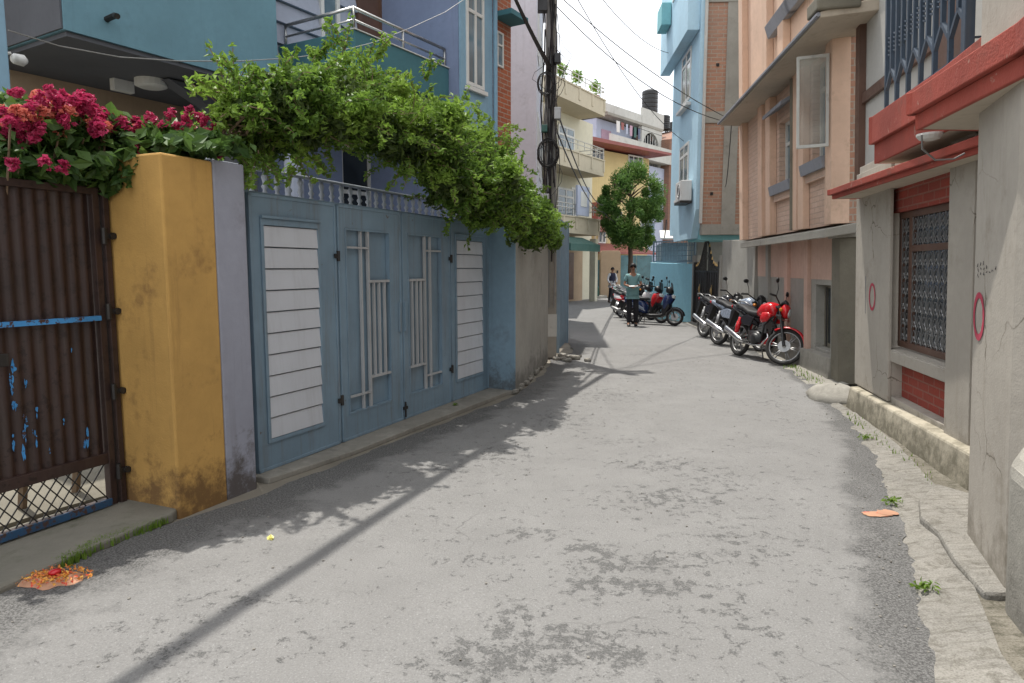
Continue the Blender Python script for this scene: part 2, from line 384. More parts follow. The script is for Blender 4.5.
# ------------------------------------------------------------------ ground, road, pavements
def asphalt(name):
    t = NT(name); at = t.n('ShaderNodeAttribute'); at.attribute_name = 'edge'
    sp = t.noise(110, 4, .8); g2 = t.noise(85, 4, .75); mid = t.noise(2.2, 5, .6); big = t.noise(.45, 3)
    wa = t.n('ShaderNodeAttribute'); wa.attribute_name = 'worn'
    c = t.mix(t.ramp(mid, .3, .7), (.185,.182,.177), (.222,.219,.213))
    c = t.mix(t.ramp(big, .35, .65, 0, .5), c, (.20,.197,.192))
    # aggregate speckle
    c = t.mix(t.ramp(sp, .36, .47, .6, 0), c, (.12,.12,.12)); c = t.mix(t.ramp(sp, .57, .68, 0, .5), c, (.42,.42,.42))
    # ravelled pits: dark open texture in clusters
    clus = t.math('MAXIMUM', t.math('MULTIPLY', t.ramp(t.noise(.9, 4, .62), .50, .64), .34), wa.outputs['Fac'])
    nn = t.math('ADD', t.noise(11, 8, .85, dist=.25), t.math('MULTIPLY', clus, .105)); net = t.ramp(nn, .60, .618)
    c = t.mix(t.math('MULTIPLY', net, t.ramp(sp, .35, .6, 1, .5)), c, (.075,.075,.074))
    # fresher, darker, coarse surface along the verges
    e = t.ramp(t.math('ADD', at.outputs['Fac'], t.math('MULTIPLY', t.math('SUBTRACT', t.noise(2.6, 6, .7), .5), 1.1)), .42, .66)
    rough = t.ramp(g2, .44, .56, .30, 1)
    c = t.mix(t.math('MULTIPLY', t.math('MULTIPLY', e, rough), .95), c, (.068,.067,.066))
    c = t.mix(t.math('MULTIPLY', t.crack(.55, .007, (.54,.60)), .6), c, (.07,.07,.068))
    # light dusty films
    c = t.mix(t.ramp(t.noise(1, 4, .7, t.pos((.9,.35,1))), .56, .75, 0, .22), c, (.33,.325,.315))
    h = t.math('ADD', t.math('MULTIPLY', sp, .6), g2); h = t.math('SUBTRACT', h, t.math('MULTIPLY', net, .6))
    t.bump(h, .55, .012)
    return t.fin(c, .93, 0, .25)
M['asphalt'] = asphalt('asphalt')
def roughconc(name, c0, c1, c2):
    t = NT(name); a = t.noise(2.2, 6, .75); b = t.noise(11, 6, .8, dist=.6); f = t.noise(120, 3, .7); gr = t.noise(1, 4, .7, t.pos((3, 34, 1)))
    c = t.mix(t.ramp(a, .35, .65), c0, c1); c = t.mix(t.ramp(b, .50, .62, 0, .75), c, c2); c = t.mix(t.ramp(gr, .52, .62, 0, .5), c, c2)
    c = t.mix(t.ramp(f, .38, .5, .45, 0), c, mul(c2, .8)); c = t.mix(t.ramp(f, .58, .68, 0, .4), c, mul(c1, 1.35))
    t.bump(t.math('ADD', t.math('ADD', b, gr), t.math('MULTIPLY', f, .5)), .8, .02); return t.fin(c, .92, 0, .25)
M['gutter'] = roughconc('rough gutter concrete', (.235,.225,.205), (.31,.295,.265), (.135,.125,.105))
M['dirtstrip'] = roughconc('gutter dirt', (.17,.155,.125), (.25,.23,.19), (.075,.07,.05))
M['earth'] = plaster('packed earth', (.20,.18,.145), (.09,.08,.06), .8, .2, .6)
M['gutter0'] = plaster('worn concrete gutter', (.31,.29,.255), (.15,.13,.10), .9, .14, .9, streak=.0)
M['apron'] = plaster('mossy concrete apron', (.185,.175,.145), (.05,.065,.02), 1.0, .2, .5)

gm = MB(); gm.add([(-300,-300,-.016),(300,-300,-.016),(300,300,-.016),(-300,300,-.016)], [(0,1,2,3)])
tag(gm.build('ground', M['earth']), kind='structure')

def resample(pts, n):
    L = [0]
    for a, b in zip(pts, pts[1:]): L.append(L[-1]+math.dist(a, b))
    out = []; j = 0
    for i in range(n+1):
        d = L[-1]*i/n
        while j < len(pts)-2 and L[j+1] < d: j += 1
        f = (d-L[j])/max(L[j+1]-L[j], 1e-9); out.append((pts[j][0]+(pts[j+1][0]-pts[j][0])*f, pts[j][1]+(pts[j+1][1]-pts[j][1])*f))
    return out
def byY(pts, y):
    for a, b in zip(pts, pts[1:]):
        if a[1] <= y <= b[1]: return a[0]+(b[0]-a[0])*(y-a[1])/max(b[1]-a[1], 1e-9)
    return pts[-1][0]
LEFT = [(-4.2,-6),(-3.2,1.2),(-2.62,2.9),(-2.42,3.6),(-2.16,4.12),(-1.82,4.62),(-1.0,6.35),(-.02,8.3),(.12,8.75),(.52,10.4),(.72,12.0),(1.18,12.9),(1.22,14.6),(.95,15.6),(1.0,22.2)]
RIGHT = [(1.3,-6),(1.45,1.2),(1.70,2.5),(2.32,3.88),(2.82,5.03),(3.3,6.1),(3.62,7.2),(4.11,9.0),(4.35,10.3),(4.72,13.2),(5.0,16.9),(5.1,19.75),(4.35,21.7),(4.3,22.2)]
rows = []; y = -6.0
while y < 22.2: rows.append(y); y += .035 if 2 < y < 6 else .07 if y < 12 else .2
rows.append(22.2); NX = 60
WORN = [(*G(*p), s1, s2, w_) for p, s1, s2, w_ in (((465,665),.22,.12,1),((520,655),.26,.16,1),((565,640),.28,.14,1),((620,655),.2,.12,1),((515,612),.12,.1,1),((595,585),.22,.14,1),((660,588),.2,.1,1.0),((640,563),.4,.14,1),((590,548),.15,.1,1),((527,533),.25,.1,1),((505,580),.08,.06,.9),((480,560),.3,.08,.7),((660,500),.5,.25,.85),((650,465),.4,.2,.8),((720,480),.35,.3,.6),((730,620),.3,.3,.6),((740,540),.45,.4,.5),((560,420),.4,.5,.6),((610,395),.5,.6,.6),((440,470),.3,.2,.8),((500,455),.3,.3,.8),((160,655),.3,.12,.8),((320,640),.2,.1,.6),((240,600),.3,.1,.7))]
vs = []; fs = []; ed = []; wv = []
for i, yy in enumerate(rows):
    l = byY(LEFT, yy)+(noise.noise((yy*3.1, 0, 0))*.05+noise.noise((yy*13, 2, 0))*.02)
    r = byY(RIGHT, yy)+(noise.noise((yy*2.3, 5, 0))*.04+noise.noise((yy*11, 7, 0))*.03+noise.noise((yy*37, 7, 0))*.015)
    for k in range(NX+1):
        x = l+(r-l)*k/NX
        dl, dr = x-l, r-x
        crown = .03*min(1, min(dl, dr)/.5)
        z = .004+crown*.0+noise.noise((x*.9, yy*.9, 1))*.008+noise.noise((x*4, yy*4, 3))*.003
        vs.append((x, yy, max(z, .0)-0.002))
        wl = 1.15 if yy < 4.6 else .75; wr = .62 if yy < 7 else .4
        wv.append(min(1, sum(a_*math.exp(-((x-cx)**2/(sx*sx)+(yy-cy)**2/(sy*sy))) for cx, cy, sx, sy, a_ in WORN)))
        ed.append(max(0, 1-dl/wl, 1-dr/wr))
for i in range(len(rows)-1):
    for k in range(NX): a = i*(NX+1)+k; fs.append((a, a+1, a+NX+2, a+NX+1))
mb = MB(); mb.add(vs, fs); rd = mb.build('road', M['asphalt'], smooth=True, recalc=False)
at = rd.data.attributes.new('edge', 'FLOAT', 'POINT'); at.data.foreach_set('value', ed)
at = rd.data.attributes.new('worn', 'FLOAT', 'POINT'); at.data.foreach_set('value', wv)
tag(rd, kind='structure')
mb = MB(); mb.prism([(4.3,22.2),(5.4,30),(6.5,36.6),(2,36.4),(-6,36),(-14,34),(-14,26),(-2,24.4),(.9,22.2)], -.02, .001)
tag(mb.build('road', M['asphalt']), kind='structure')

# far pavement with kerb in front of the cream block
mb = MB(); mb.prism([(-12,33.2),(1.6,33.4),(3.6,34.6),(5.0,35.9),(5.0,36.6),(5,50),(-12,50)], -.02, .14)
tag(mb.build('pavement', M['conc'], bevel=.02), kind='structure')
# sloped concrete gutter strip on the right: between road edge and the walls
def ribbon(name, mat, A, B, za, zb, n=150, ns=8, nz=.012, fall=.0):
    a = resample(A, n); b = resample(B, n); vs = []; fs = []
    for i in range(n+1):
        for k in range(ns+1):
            f = k/ns; x = a[i][0]+(b[i][0]-a[i][0])*f; y = a[i][1]+(b[i][1]-a[i][1])*f
            z = za+(zb-za)*f-fall*math.sin(math.pi*f)+noise.noise((x*5, y*5, 4))*nz+noise.noise((x*17, y*17, 4))*nz*.5
            vs.append((x, y, z))
    for i in range(n):
        for k in range(ns): p = i*(ns+1)+k; fs.append((p, p+1, p+ns+2, p+ns+1))
    mb = MB(); mb.add(vs, fs); return tag(mb.build(name, mat, smooth=True, recalc=False), kind='structure')
ribbon('pavement', M['gutter'], [(1.15,-4),(1.35,1.2),(1.60,2.5),(2.22,3.88),(2.70,5.03),(3.18,6.1),(3.5,7.2),(3.72,7.95)],
       [(1.45,-4),(1.72,1.2),(1.98,2.6),(2.52,3.7),(2.98,4.55),(3.42,5.9),(3.72,7.25),(3.82,7.95)], -.012, .035)
ribbon('pavement', M['dirtstrip'], [(1.43,-4),(1.7,1.2),(1.96,2.6),(2.5,3.7),(2.96,4.55),(3.40,5.9),(3.70,7.25),(3.80,7.95)],
       [(2.3,-4),(2.35,1.2),(2.45,2.9),(2.75,3.7),(3.2,4.6),(3.52,6),(3.88,7.4),(3.95,7.95)], .02, .03)
ribbon('pavement', M['conc'], [(4.0,9.0),(4.26,10.3),(4.62,13.2),(4.92,16.9),(5.02,19.75)], [(4.5,9.0),(4.62,10.3),(4.98,13.2),(5.14,16.9),(5.2,19.75)], .0, .05, fall=.01)
# left: concrete apron in front of the brown gate, threshold under the blue gate
MB_IN = MB().prism([FL.w(-6,.42) if False else (-2.95,4.15),(-3.75,2.3),(-9,2.3),(-9,9),(-3.2,9.6),(-2.3,5.2)], -.01, .068)  # inner slab darker: shade behind the brown gate put into its colour
tag(MB_IN.build('pavement', M['concd']), kind='structure')
mb = MB(); mb.prism([(-2.16,4.20),(-2.36,3.72),(-2.55,3.12),(-3.3,1.0),(-9,1.0),(-9,9),(-3.2,9.6),(-2.2,4.7)], -.02, [.05,.04,.03,.03,.05,.06,.06,.06])
tag(mb.build('pavement', M['apron'], bevel=.015), kind='structure')
FL = Fr(-1.96, 5.08, 23.4)
mb = MB(); pts = [FL.w(*p) for p in [(-.04,-.17),(.9,-.27),(1.9,-.30),(2.9,-.34),(3.9,-.36),(4.1,-.42),(4.16,.1),(4.2,1.0),(-.04,1.0)]]
mb.prism([(x, y) for x, y in pts], -.02, [.03,.025,.03,.035,.03,.03,.028,.03,.03])
tag(mb.build('pavement', M['conc'], bevel=.01), kind='structure')

# ------------------------------------------------------------------ left boundary: pillar, gates, wall
t = fthing('gate_pillar', 'square ochre and lavender painted gate pillar with a stained foot', 'pillar', FL)
mb = MB(); mb.box(-.83,-.43,-.16,.36,-.05,2.3); mb.build('pillar_body', M['yellow'], t, bevel=.014)
mb = MB(); mb.box(-.428,-.15,-.158,.36,-.05,2.315); mb.box(-.15,-.03,-.02,.2,-.05,2.2); mb.build('side_pier', M['lav'], t, bevel=.012)

def gate_hinge(parent, x, z, y, mat='iron'):
    mb = MB(); mb.tube([(x,y,z-.045),(x,y,z+.045)], .016, 8); mb.box(x-.05,x+.01,y-.008,y+.008,z-.02,z+.02)
    return mb.build('hinge', M[mat], parent)
t = fthing('metal_gate', 'rusty brown corrugated metal gate with diagonal mesh along its foot', 'gate', FL)
y = .35; x0, x1 = -3.1, -.90
mb = MB()
n = 150; vs = []; fs = []
for i in range(n+1):
    x = x0+.05+(x1-x0-.1)*i/n; yy = y+.010*math.sin(2*math.pi*x/.075); vs += [(x,yy,.36),(x,yy,2.06)]
for i in range(n): fs.append((2*i,2*i+2,2*i+3,2*i+1))
mb.add(vs, fs); mb.build('corrugated_sheet', M['rust'], t, smooth=True, recalc=False)
mb = frame_mb(x0, x1, .05, 2.10, .045, y-.035, y+.02); mb.box(x0+.045,x1-.045,y-.03,y+.015,.33,.40)
mb.build('gate_frame', M['rust'], t, bevel=.004)
box('crossbar', M['bluechip'], t, x0+.05, x1-.04, y-.045, y-.012, 1.265, 1.295)
box('crossbar', M['rustb'], t, x0+.05, x1-.05, y-.05, y-.036, .055, .10)
mb = MB()
for k in range(40):
    xa = x0+k*.075
    for sgn in (1, -1):
        a = (xa, y-.01+.004*sgn, .09 if sgn > 0 else .34); b = (xa+.2, y-.01+.004*sgn, .34 if sgn > 0 else .09)
        if b[0] < x1-.03: mb.tube([a, b], .0045, 4)
mb.build('diagonal_mesh', M['iron'], t)
box('latch', M['iron'], t, -1.60, -1.52, y-.07, y-.04, 1.05, 1.12, .004)
# blue flecks of older paint on the sheet
mb = MB(); rr = random.Random(5)
for cx, cz, w, h in [(-1.47,1.0,.012,.07),(-1.47,.85,.01,.06),(-1.42,.72,.012,.05),(-1.40,.9,.006,.04),(-1.44,.56,.014,.09),(-1.38,.6,.007,.05),(-1.36,.75,.006,.03),(-1.06,.52,.010,.06),(-1.08,.47,.007,.04),(-1.2,.66,.005,.02),(-1.3,.5,.006,.02),(-1.12,1.1,.004,.02),(-1.5,.6,.008,.04)]:
    for q in range(5):
        px_, pz = cx+rr.uniform(-w, w), cz+rr.uniform(-h, h); a = rr.uniform(.2, 1)*w; b = rr.uniform(.15,.6)*h
        yy = y+.010*math.sin(2*math.pi*px_/.075)-.006
        mb.prism_y([(px_-a,pz),(px_-a*.3,pz-b),(px_+a*.8,pz-b*.5),(px_+a,pz+b*.4),(px_,pz+b)], yy-.002, yy)
    mb.build('paint_fleck', M['bluechip'], t); mb = MB()
box('gate_post', M['rust'], t, -.885, -.845, y-.05, y+.03, .04, 2.12, .004)
for z in (.27, .8, 1.32, 1.8):
    mb = MB(); mb.tube([(-.90,y-.06,z-.05),(-.90,y-.06,z+.05)], .017, 8); mb.box(-.90,-.8,y-.07,y-.05,z-.016,z+.016); mb.lathe([(.022,-.01),(.022,.01)], 8, (-.85,y-.075,z+.0), 'y')
    mb.build('hinge', M['iron'], t)

# blue driveway gate: two slatted side leaves, two barred centre leaves
t = fthing('driveway_gate', 'wide blue metal driveway gate with white slatted side panels', 'gate', FL)
LW = 1.032
def leaf_base(x0, op):
    mb = MB(); a, b = x0+.012, x0+LW-.012
    mb.wall(a, b, .03, 2.15, -.02, .02, [op])
    # edge beads and the pressed outline round the opening
    for (p, q) in ((a, a+.022), (b-.022, b)): mb.box(p, q, -.028, -.018, .03, 2.15)
    mb.box(a, b, -.028, -.018, 2.125, 2.15); mb.box(a, b, -.028, -.018, .03, .055)
    return mb
for i in range(4):
    x0 = i*LW
    if i in (0, 3):
        op = (.15,.77,.27,1.92) if i == 0 else (3.24,3.93,.27,1.92)
        L = leaf_base(x0, op)
        L.wall(op[0]-.03, op[1]+.03, op[2]-.03, op[3]+.05, -.034, -.021, [(op[0], op[1], op[2], op[3])])
        L.box(op[0]-.03, op[1]+.03, -.05, -.02, op[3]+.05, op[3]+.07)
        lf = L.build('gate_leaf', M['gateblue'], t, bevel=.003)
        box('backing_sheet', M['gateblue'], lf, op[0]-.02, op[1]+.02, .021, .026, op[2]-.02, op[3]+.02)
        ns = 10; hs = (op[3]-op[2])/ns
        for k in range(ns):
            z0 = op[2]+k*hs+.004; z1 = z0+hs-.009; mb = MB(); a, b = op[0]-.012, op[1]+.012
            mb.hexa([(a,-.032,z0),(b,-.032,z0),(b,.015,z0),(a,.015,z0),(a,-.0205,z1),(b,-.0205,z1),(b,.015,z1),(a,.015,z1)])
            mb.build('slat', M['gatewhite'], lf, bevel=.003)
    else:
        op = (1.15,1.86,.26,1.95) if i == 1 else (x0+.12,x0+.83,.26,1.95)
        L = leaf_base(x0, op); lf = L.build('gate_leaf', M['gateblue'], t, bevel=.003)
        box('backing_sheet', M['gateblue'], lf, op[0]-.02, op[1]+.02, .021, .027, op[2]-.02, op[3]+.02)
        o0, o1, z0, z1 = op; w = o1-o0
        fx = (lambda f: o0+w*f) if i == 1 else (lambda f: o1-w*f)
        frame_mb(o0, o1, z0, z1, .018, -.026, .018).build('inset_frame', M['gateblue'], lf); mb = MB()
        def vb(f, a, b, r=.009): x = fx(f); mb.box(x-r, x+r, -.020, .006, a, b)
        def hb(f0, f1, z, r=.009): a, b = sorted((fx(f0), fx(f1))); mb.box(a, b, -.023, .004, z-r, z+r)
        vb(.34, z0, z1); vb(.50, z0, z1, .012)
        hb(0, .5, z1-.17); hb(0, .5, z0+.16); hb(.5, 1, 1.47, .012); hb(.5, 1, .56, .012)
        for f in (.62, .74, .87): vb(f, .56, 1.47)
        mb.build('bar_pattern', M['bar'], lf)
        box('push_plate', M['gateblue'], lf, *( (1.99,2.03) if i == 1 else (2.09,2.13) ), -.04, -.02, .95, 1.25, .003)
    for z in (.42, 1.70):
        if i in (0, 2): gate_hinge(lf, x0+LW-.0, z, -.035)
mb = MB(); mb.tube([(2.06,-.045,.06),(2.06,-.045,.22)], .010, 8); mb.box(2.03,2.10,-.05,-.03,.14,.17); mb.build('drop_bolt', M['iron'], t)
mb = MB(); mb.wall(-.02, 4.13, .03, 2.17, .03, .07, [(.02,1.0,.06,2.14),(1.06,3.07,.06,2.14),(3.13,4.09,.06,2.14)]); mb.build('gate_posts', M['gateblue'], t)

# boundary wall beyond the gate
t = fthing('boundary_wall', 'grey rendered boundary wall with a blue end pier beside the driveway gate', 'wall', FL)
P0, P1, P2 = FL.loc(-.36, 8.88), FL.loc(.04, 8.64), FL.loc(.61, 11.53)
P3 = FL.loc(.36, 11.6); P1b = FL.loc(-.10, 9.0); P0b = FL.loc(-.30, 9.1); 
tops = [2.13, 2.16, 2.02, 2.02, 2.16, 2.13]
def lerp2(a, b, f): return (a[0]+(b[0]-a[0])*f, a[1]+(b[1]-a[1])*f)
MB().prism([(P0[0]-.0,P0[1]), P1, lerp2(P1,P2,.012), P1b, P0b], 0, [2.18,2.2,2.2,2.2,2.18]).build('end_pier', M['pierblue'], t, bevel=.01)
MB().prism([lerp2(P1,P2,.0125), P2, P3, P1b], 0, [2.19,2.02,2.02,2.19]).build('wall_panel', M['greywall'], t, bevel=.01)
# a little broken mortar along the wall foot
mb = MB(); rr = random.Random(3)
for k in range(26):
    f = k/26; p = lerp2(P1, P2, f); 
    if rr.random() < .4:
        s_ = rr.uniform(.03,.07); mb.box(p[0]-s_, p[0]+s_, p[1]-rr.uniform(.02,.07), p[1]+.02, 0, rr.uniform(.02,.07))
mb.build('foot_rubble', M['conc'], t, bevel=.012)

# veranda balustrade behind the gate
FBL = Fr(*FL.w(.7, .95), 23.4)
t = fthing('balustrade', 'low row of turned grey balusters behind the blue gate', 'balustrade', FBL)
MB().box(-.4, 4.9, -.04, .04, 2.50, 2.525).build('rail', M['balus'], t, bevel=.008)
MB().box(-.4, 4.9, -.09, .09, 0, 2.10).build('parapet', M['peri'], t)
prof = [(.024,0),(.036,.03),(.016,.05),(.026,.09),(.052,.14),(.034,.19),(.014,.23),(.034,.26),(.014,.29),(.030,.35),(.012,.4)]
b0 = MB().lathe(prof, 10, (0,0,0)).build('baluster', M['balus'], t, smooth=True); b0.location = (-.3,0,2.10)
for k in range(1, 31):
    c = b0.copy(); COL.objects.link(c); c.parent = t; c.location = (-.3+k*.166, 0, 2.10)

# concrete utility pole with a tangle of cables
PX, PY = .67, 12.15
t = thing('utility_pole', 'concrete utility pole hung with black cable coils beside the grey wall', 'pole', (PX, PY, 0))
mb = MB(); mb.prism([(-.12,-.1),(.12,-.1),(.12,.1),(-.12,.1)], 0, 8.2)
for i in range(4, 8): x, y_, z = mb.v[i]; mb.v[i] = (x*.62, y_*.62, z)
mb.build('post', M['pole'], t, bevel=.012)
box('paint_band', M['dirtywhite'], t, -.123, .123, -.103, .103, .38, .78, .01)
rr = random.Random(8)
mb = MB()
for k in range(13):
    x = rr.uniform(-.17,.12); y_ = rr.uniform(-.16,-.1); z0 = rr.uniform(1.6,3.2); z1 = rr.uniform(5,7.2)
    path = [(x+.035*math.sin(q*1.3+k), y_+.02*math.cos(q*2+k), z0+(z1-z0)*q/9) for q in range(10)]
    mb.tube(path, rr.choice([.006,.008,.011,.014]), 5)
mb.build('riser_cables', M['cable'], t)
mb = MB()
for k in range(7):
    x = rr.uniform(-.1,.1); mb.tube([(x+.02*math.sin(q+k), -.13, .9+6*q/9) for q in range(10)], .009, 5)
mb.build('riser_conduits', M['cableg'], t)
for (cx, cz, rad, nn) in ((-.05,3.55,.22,6),(-.1,4.7,.17,3)):
    mb = MB()
    for k in range(nn):
        ra = rad+rr.uniform(-.035,.035); tl = rr.uniform(-.15,.15)
        pts = [(cx+ra*math.cos(a)*.75, -.16-.03*math.sin(k)+tl*math.sin(a)*.2, cz+rr.uniform(-.01,.01)+ra*math.sin(a)) for a in [2*math.pi*j/20 for j in range(21)]]
        mb.tube(pts, .008, 5)
    mb.build('cable_coil', M['cable'], t)
mb = MB()
for k in range(9):
    a = rr.uniform(0, 6.28); z0 = rr.uniform(2.3, 5.9); L_ = rr.uniform(.4, 1.4)
    p = [(-.05+rr.uniform(-.1,.1), -.15, z0)]
    for j in range(1, 8): f = j/7; p.append((p[0][0]+math.sin(f*math.pi)*rr.uniform(.1,.34)*(1 if k%3 else -1), -.15-.05*math.sin(f*3), z0-L_*f))
    mb.tube(p, .005, 4)
mb.build('loose_loops', M['cable'], t)
for (x, z, w, h, m) in ((-.16,5.95,.16,.2,'black'),(.10,4.2,.12,.2,'alu'),(-.12,3.95,.1,.12,'green'),(.06,6.5,.2,.24,'black'),(-.1,2.75,.14,.22,'alu'),(.09,5.1,.1,.16,'black')):
    box('junction_box', M[m], t, x-w/2, x+w/2, -.26, -.12, z-h/2, z+h/2, .012)
mb = MB(); mb.box(-.5,.5,-.06,.06,6.7,6.8); mb.box(-.45,.45,-.05,.05,7.4,7.48); mb.build('crossarm', M['iron'], t)

# blue sheet fence past the pole
FS_ = Fr(.86, 12.75, math.degrees(math.atan2(.31, 1.75)))
t = fthing('sheet_fence', 'light blue sheet metal fence panel just past the utility pole', 'fence', FS_)
mb = MB(); vs = []; fs = []
for i in range(81):
    x = 1.78*i/80; yy = .012*(1 if (i//2) % 2 else -1); vs += [(x,yy,.06),(x,yy,2.5)]
for i in range(80): fs.append((2*i,2*i+2,2*i+3,2*i+1))
mb.add(vs, fs); mb.build('sheet', M['gateblue'], t, recalc=False)
for x in (0, 1.76): box('fence_post', M['gateblue'], t, x-.03, x+.04, -.03, .05, 0, 2.56, .005)
# ------------------------------------------------------------------ left buildings
def window(parent, x0, x1, z0, z1, y, fr='white', gl='glassd', fw=.05, mull=1, trans=None, depth=.06, out=1, bars=0):
    """framed window lying in local plane y; out=-1 faces -y, +1 faces +y"""
    a, b = (y-.02, y+depth) if out < 0 else (y-depth, y+.02)
    holes = []; n = mull+1; w = (x1-x0-fw)/n
    zc = [z0] + ([trans] if trans else []) + [z1]
    for i in range(n):
        for j in range(len(zc)-1):
            holes.append((x0+fw+i*w, x0+(i+1)*w, zc[j]+(fw if j == 0 else fw/2), zc[j+1]-(fw if j == len(zc)-2 else fw/2)))
    f = MB().wall(x0, x1, z0, z1, a, b, holes).build('window', M[fr], parent, bevel=.004)
    ym = (a+b)/2
    MB().box(x0+fw*.5, x1-fw*.5, ym-.004, ym+.004, z0+fw*.5, z1-fw*.5).build('pane', M[gl], f)
    if bars:
        mb = MB(); yb = b+.015 if out > 0 else a-.015
        for k in range(bars): z = z0+(z1-z0)*(k+.5)/bars; mb.tube([(x0,yb,z),(x1,yb,z)], .008, 4)
        mb.build('security_bars', M['iron'], f)
    return f
FB = Fr(-1.9, 8.6, 31)
t = fthing('blue_house', 'blue and teal house with a steel railed balcony behind the driveway gate', 'house', FB)
# ground floor
MB().wall(-.2, 3.35, 0, 4.2, 1.5, 1.7, [(1.25,2.55,2.05,3.45)]).build('wall', M['peri'], t)
window(t, 1.25, 2.55, 2.05, 3.45, 1.56, 'white', 'glassd', .06, 1, 2.75, out=-1)
for x in (FB.px(293,150,.45)[0],): MB().lathe([(.13,0),(.13,1.9),(.16,1.95),(.11,2.0),(.11,3.2),(.15,3.28),(.18,3.35),(.18,3.6)], 16, (x,.45,.3)).build('column', M['siding'], t, smooth=False)
MB().wall(-.2, 1.9, 3.82, 4.0, 0.9, 1.7).build('floor_slab', M['soffit'], t)
# projecting upper room on the left
x0, x1 = -2.92, -.49
MB().prism([(x0,.8),(x1,.8),(x1,3.6),(x0,3.6)], 3.765, 7.4).build('upper_room', M['teal'], t)
MB().prism([(x0+.03,.83),(x1-.03,.83),(x1-.03,3.6),(x0+.03,3.6)], 3.72, 3.763).build('soffit', M['soffit'], t)
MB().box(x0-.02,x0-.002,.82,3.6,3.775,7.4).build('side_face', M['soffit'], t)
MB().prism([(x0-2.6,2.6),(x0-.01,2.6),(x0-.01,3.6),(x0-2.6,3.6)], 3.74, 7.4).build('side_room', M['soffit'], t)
MB().wall(-6.2, -.2, 3.2, 3.718, 2.5, 2.7).build('lintel_band', M['tan'], t)
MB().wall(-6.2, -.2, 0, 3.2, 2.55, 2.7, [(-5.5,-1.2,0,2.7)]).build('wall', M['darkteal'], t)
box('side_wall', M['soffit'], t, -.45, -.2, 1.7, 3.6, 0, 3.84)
mb = MB(); mb.prism_y([(-.7,0),(-.45,0),(-.45,3.7),(-1.6,3.7),(-1.1,3.5),(-.8,3.1)], 1.3, 1.5); mb.build('arch_bracket', M['soffit'], t)
X = FB.px(150, 69, 1.6)
l = MB().lathe([(0.02,-.0),(.17,-.0),(.17,-.07),(.12,-.09),(0.02,-.095)], 20, (X[0],1.6,3.72)).build('ceiling_lamp', M['white'], t, smooth=False)
X = FB.px(122, 80, 1.9); box('switch_box', M['white'], t, X[0]-.12, X[0]+.12, 1.86, 1.95, X[1]-.13, X[1]+.13, .01)
X = FB.px(107, 19, .79); mb = MB(); mb.tube([(X[0],.8,X[1]),(X[0],.66,X[1]+.01),(X[0]-.01,.6,X[1]-.01)], .028, 8); mb.build('drain_spout', M['iron'], t)
# siding wall above the balcony, boards overlapping
MB().box(x1, 2.6, 1.34, 1.6, 4.06, 7.4).build('wall', M['siding'], t)
for a, b in ((x1, .68), (1.04, 1.40), (1.94, 2.6)):
    mb = MB(); z = 3.95
    while z < 7.3:
        h = .26; mb.hexa([(a,1.26,z),(b,1.26,z),(b,1.34,z),(a,1.34,z),(a,1.31,z+h),(b,1.31,z+h),(b,1.34,z+h),(a,1.34,z+h)]); z += h+.012
    mb.build('siding_board', M['siding'], t)
window(t, .68, 1.04, 4.5, 6.9, 1.27, 'white', 'glassb', .06, 0, out=-1)
d = box('door', M['wood'], t, 1.42, 1.92, 1.27, 1.33, 4.46, 6.9, .01)
MB().wall(1.40, 1.94, 4.46, 6.95, 1.24, 1.34, [(1.46,1.88,4.4,6.89)]).build('door_frame', M['wood'], d)
# balcony
zt = 4.46
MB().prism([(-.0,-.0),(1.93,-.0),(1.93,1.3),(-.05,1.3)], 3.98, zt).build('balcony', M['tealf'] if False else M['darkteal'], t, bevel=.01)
def rail(parent, pts, z0, hs, name='railing', mat='steel', r=.022, posts=.55):
    mb = MB()
    for j, h in enumerate(hs): mb.tube([(p[0],p[1],z0+h) for p in pts], r if j == 0 else r*.65, 8)
    for a, b in zip(pts, pts[1:]):
        n = max(1, round(math.dist(a, b)/posts))
        for k in range(n+1): q = lerp2(a, b, k/n); mb.tube([(q[0],q[1],z0-.02),(q[0],q[1],z0+hs[0])], r*.8, 6)
    return mb.build(name, M[mat], parent, smooth=True)
rail(t, [(.04,1.25),(.04,.05),(1.88,.05)], zt, [.27,.13], posts=.95)
box('balcony_coping', M['white'], t, -.02, 1.95, -.02, .06, zt, zt+.012)
# tall block at the right end: periwinkle flank, light blue front with a window, brick strip
xb = 1.93
MB().box(xb, 2.78, -.2, 3.6, 2.3, 7.6).build('end_block', M['skyb'], t)
MB().box(xb-.02, xb-.003, -.17, 3.4, 2.3, 7.6).build('flank_wall', M['peri'], t)
MB().box(2.785, 3.37, -.17, 3.6, 0, 7.6).build('brick_strip', M['orbrick'], t)
MB().box(xb+.02, 2.78, -.1, 3.5, 0, 2.3).build('wall', M['peri'], t)
window(t, 2.06, 2.52, 4.25, 5.75, -.205, 'white', 'glassb', .05, 1, 5.3, out=-1, depth=.03)
box('window_sill', M['white'], t, 2.02, 2.56, -.26, -.203, 4.17, 4.23, .005)
window(t, 2.93, 3.12, 4.72, 5.25, -.175, 'white', 'glassb', .03, 0, 5.05, out=-1, depth=.03)
box('window_hood', M['darkteal'], t, 2.84, 3.36, -.5, -.172, 5.42, 5.50, .006)
box('window_hood', M['skyb'], t, 1.95, 2.84, -.55, -.203, 5.96, 6.06, .006)
MB().lathe([(.05,0),(.07,-.02),(.06,-.06)], 12, (2.3,-.4,5.955)).build('soffit_lamp', M['white'], t)
X = (2.86,)
MB().tube([(2.81,-.23,0),(2.81,-.23,7.5)], .035, 8).build('drain_pipe', M['skyb'], t)
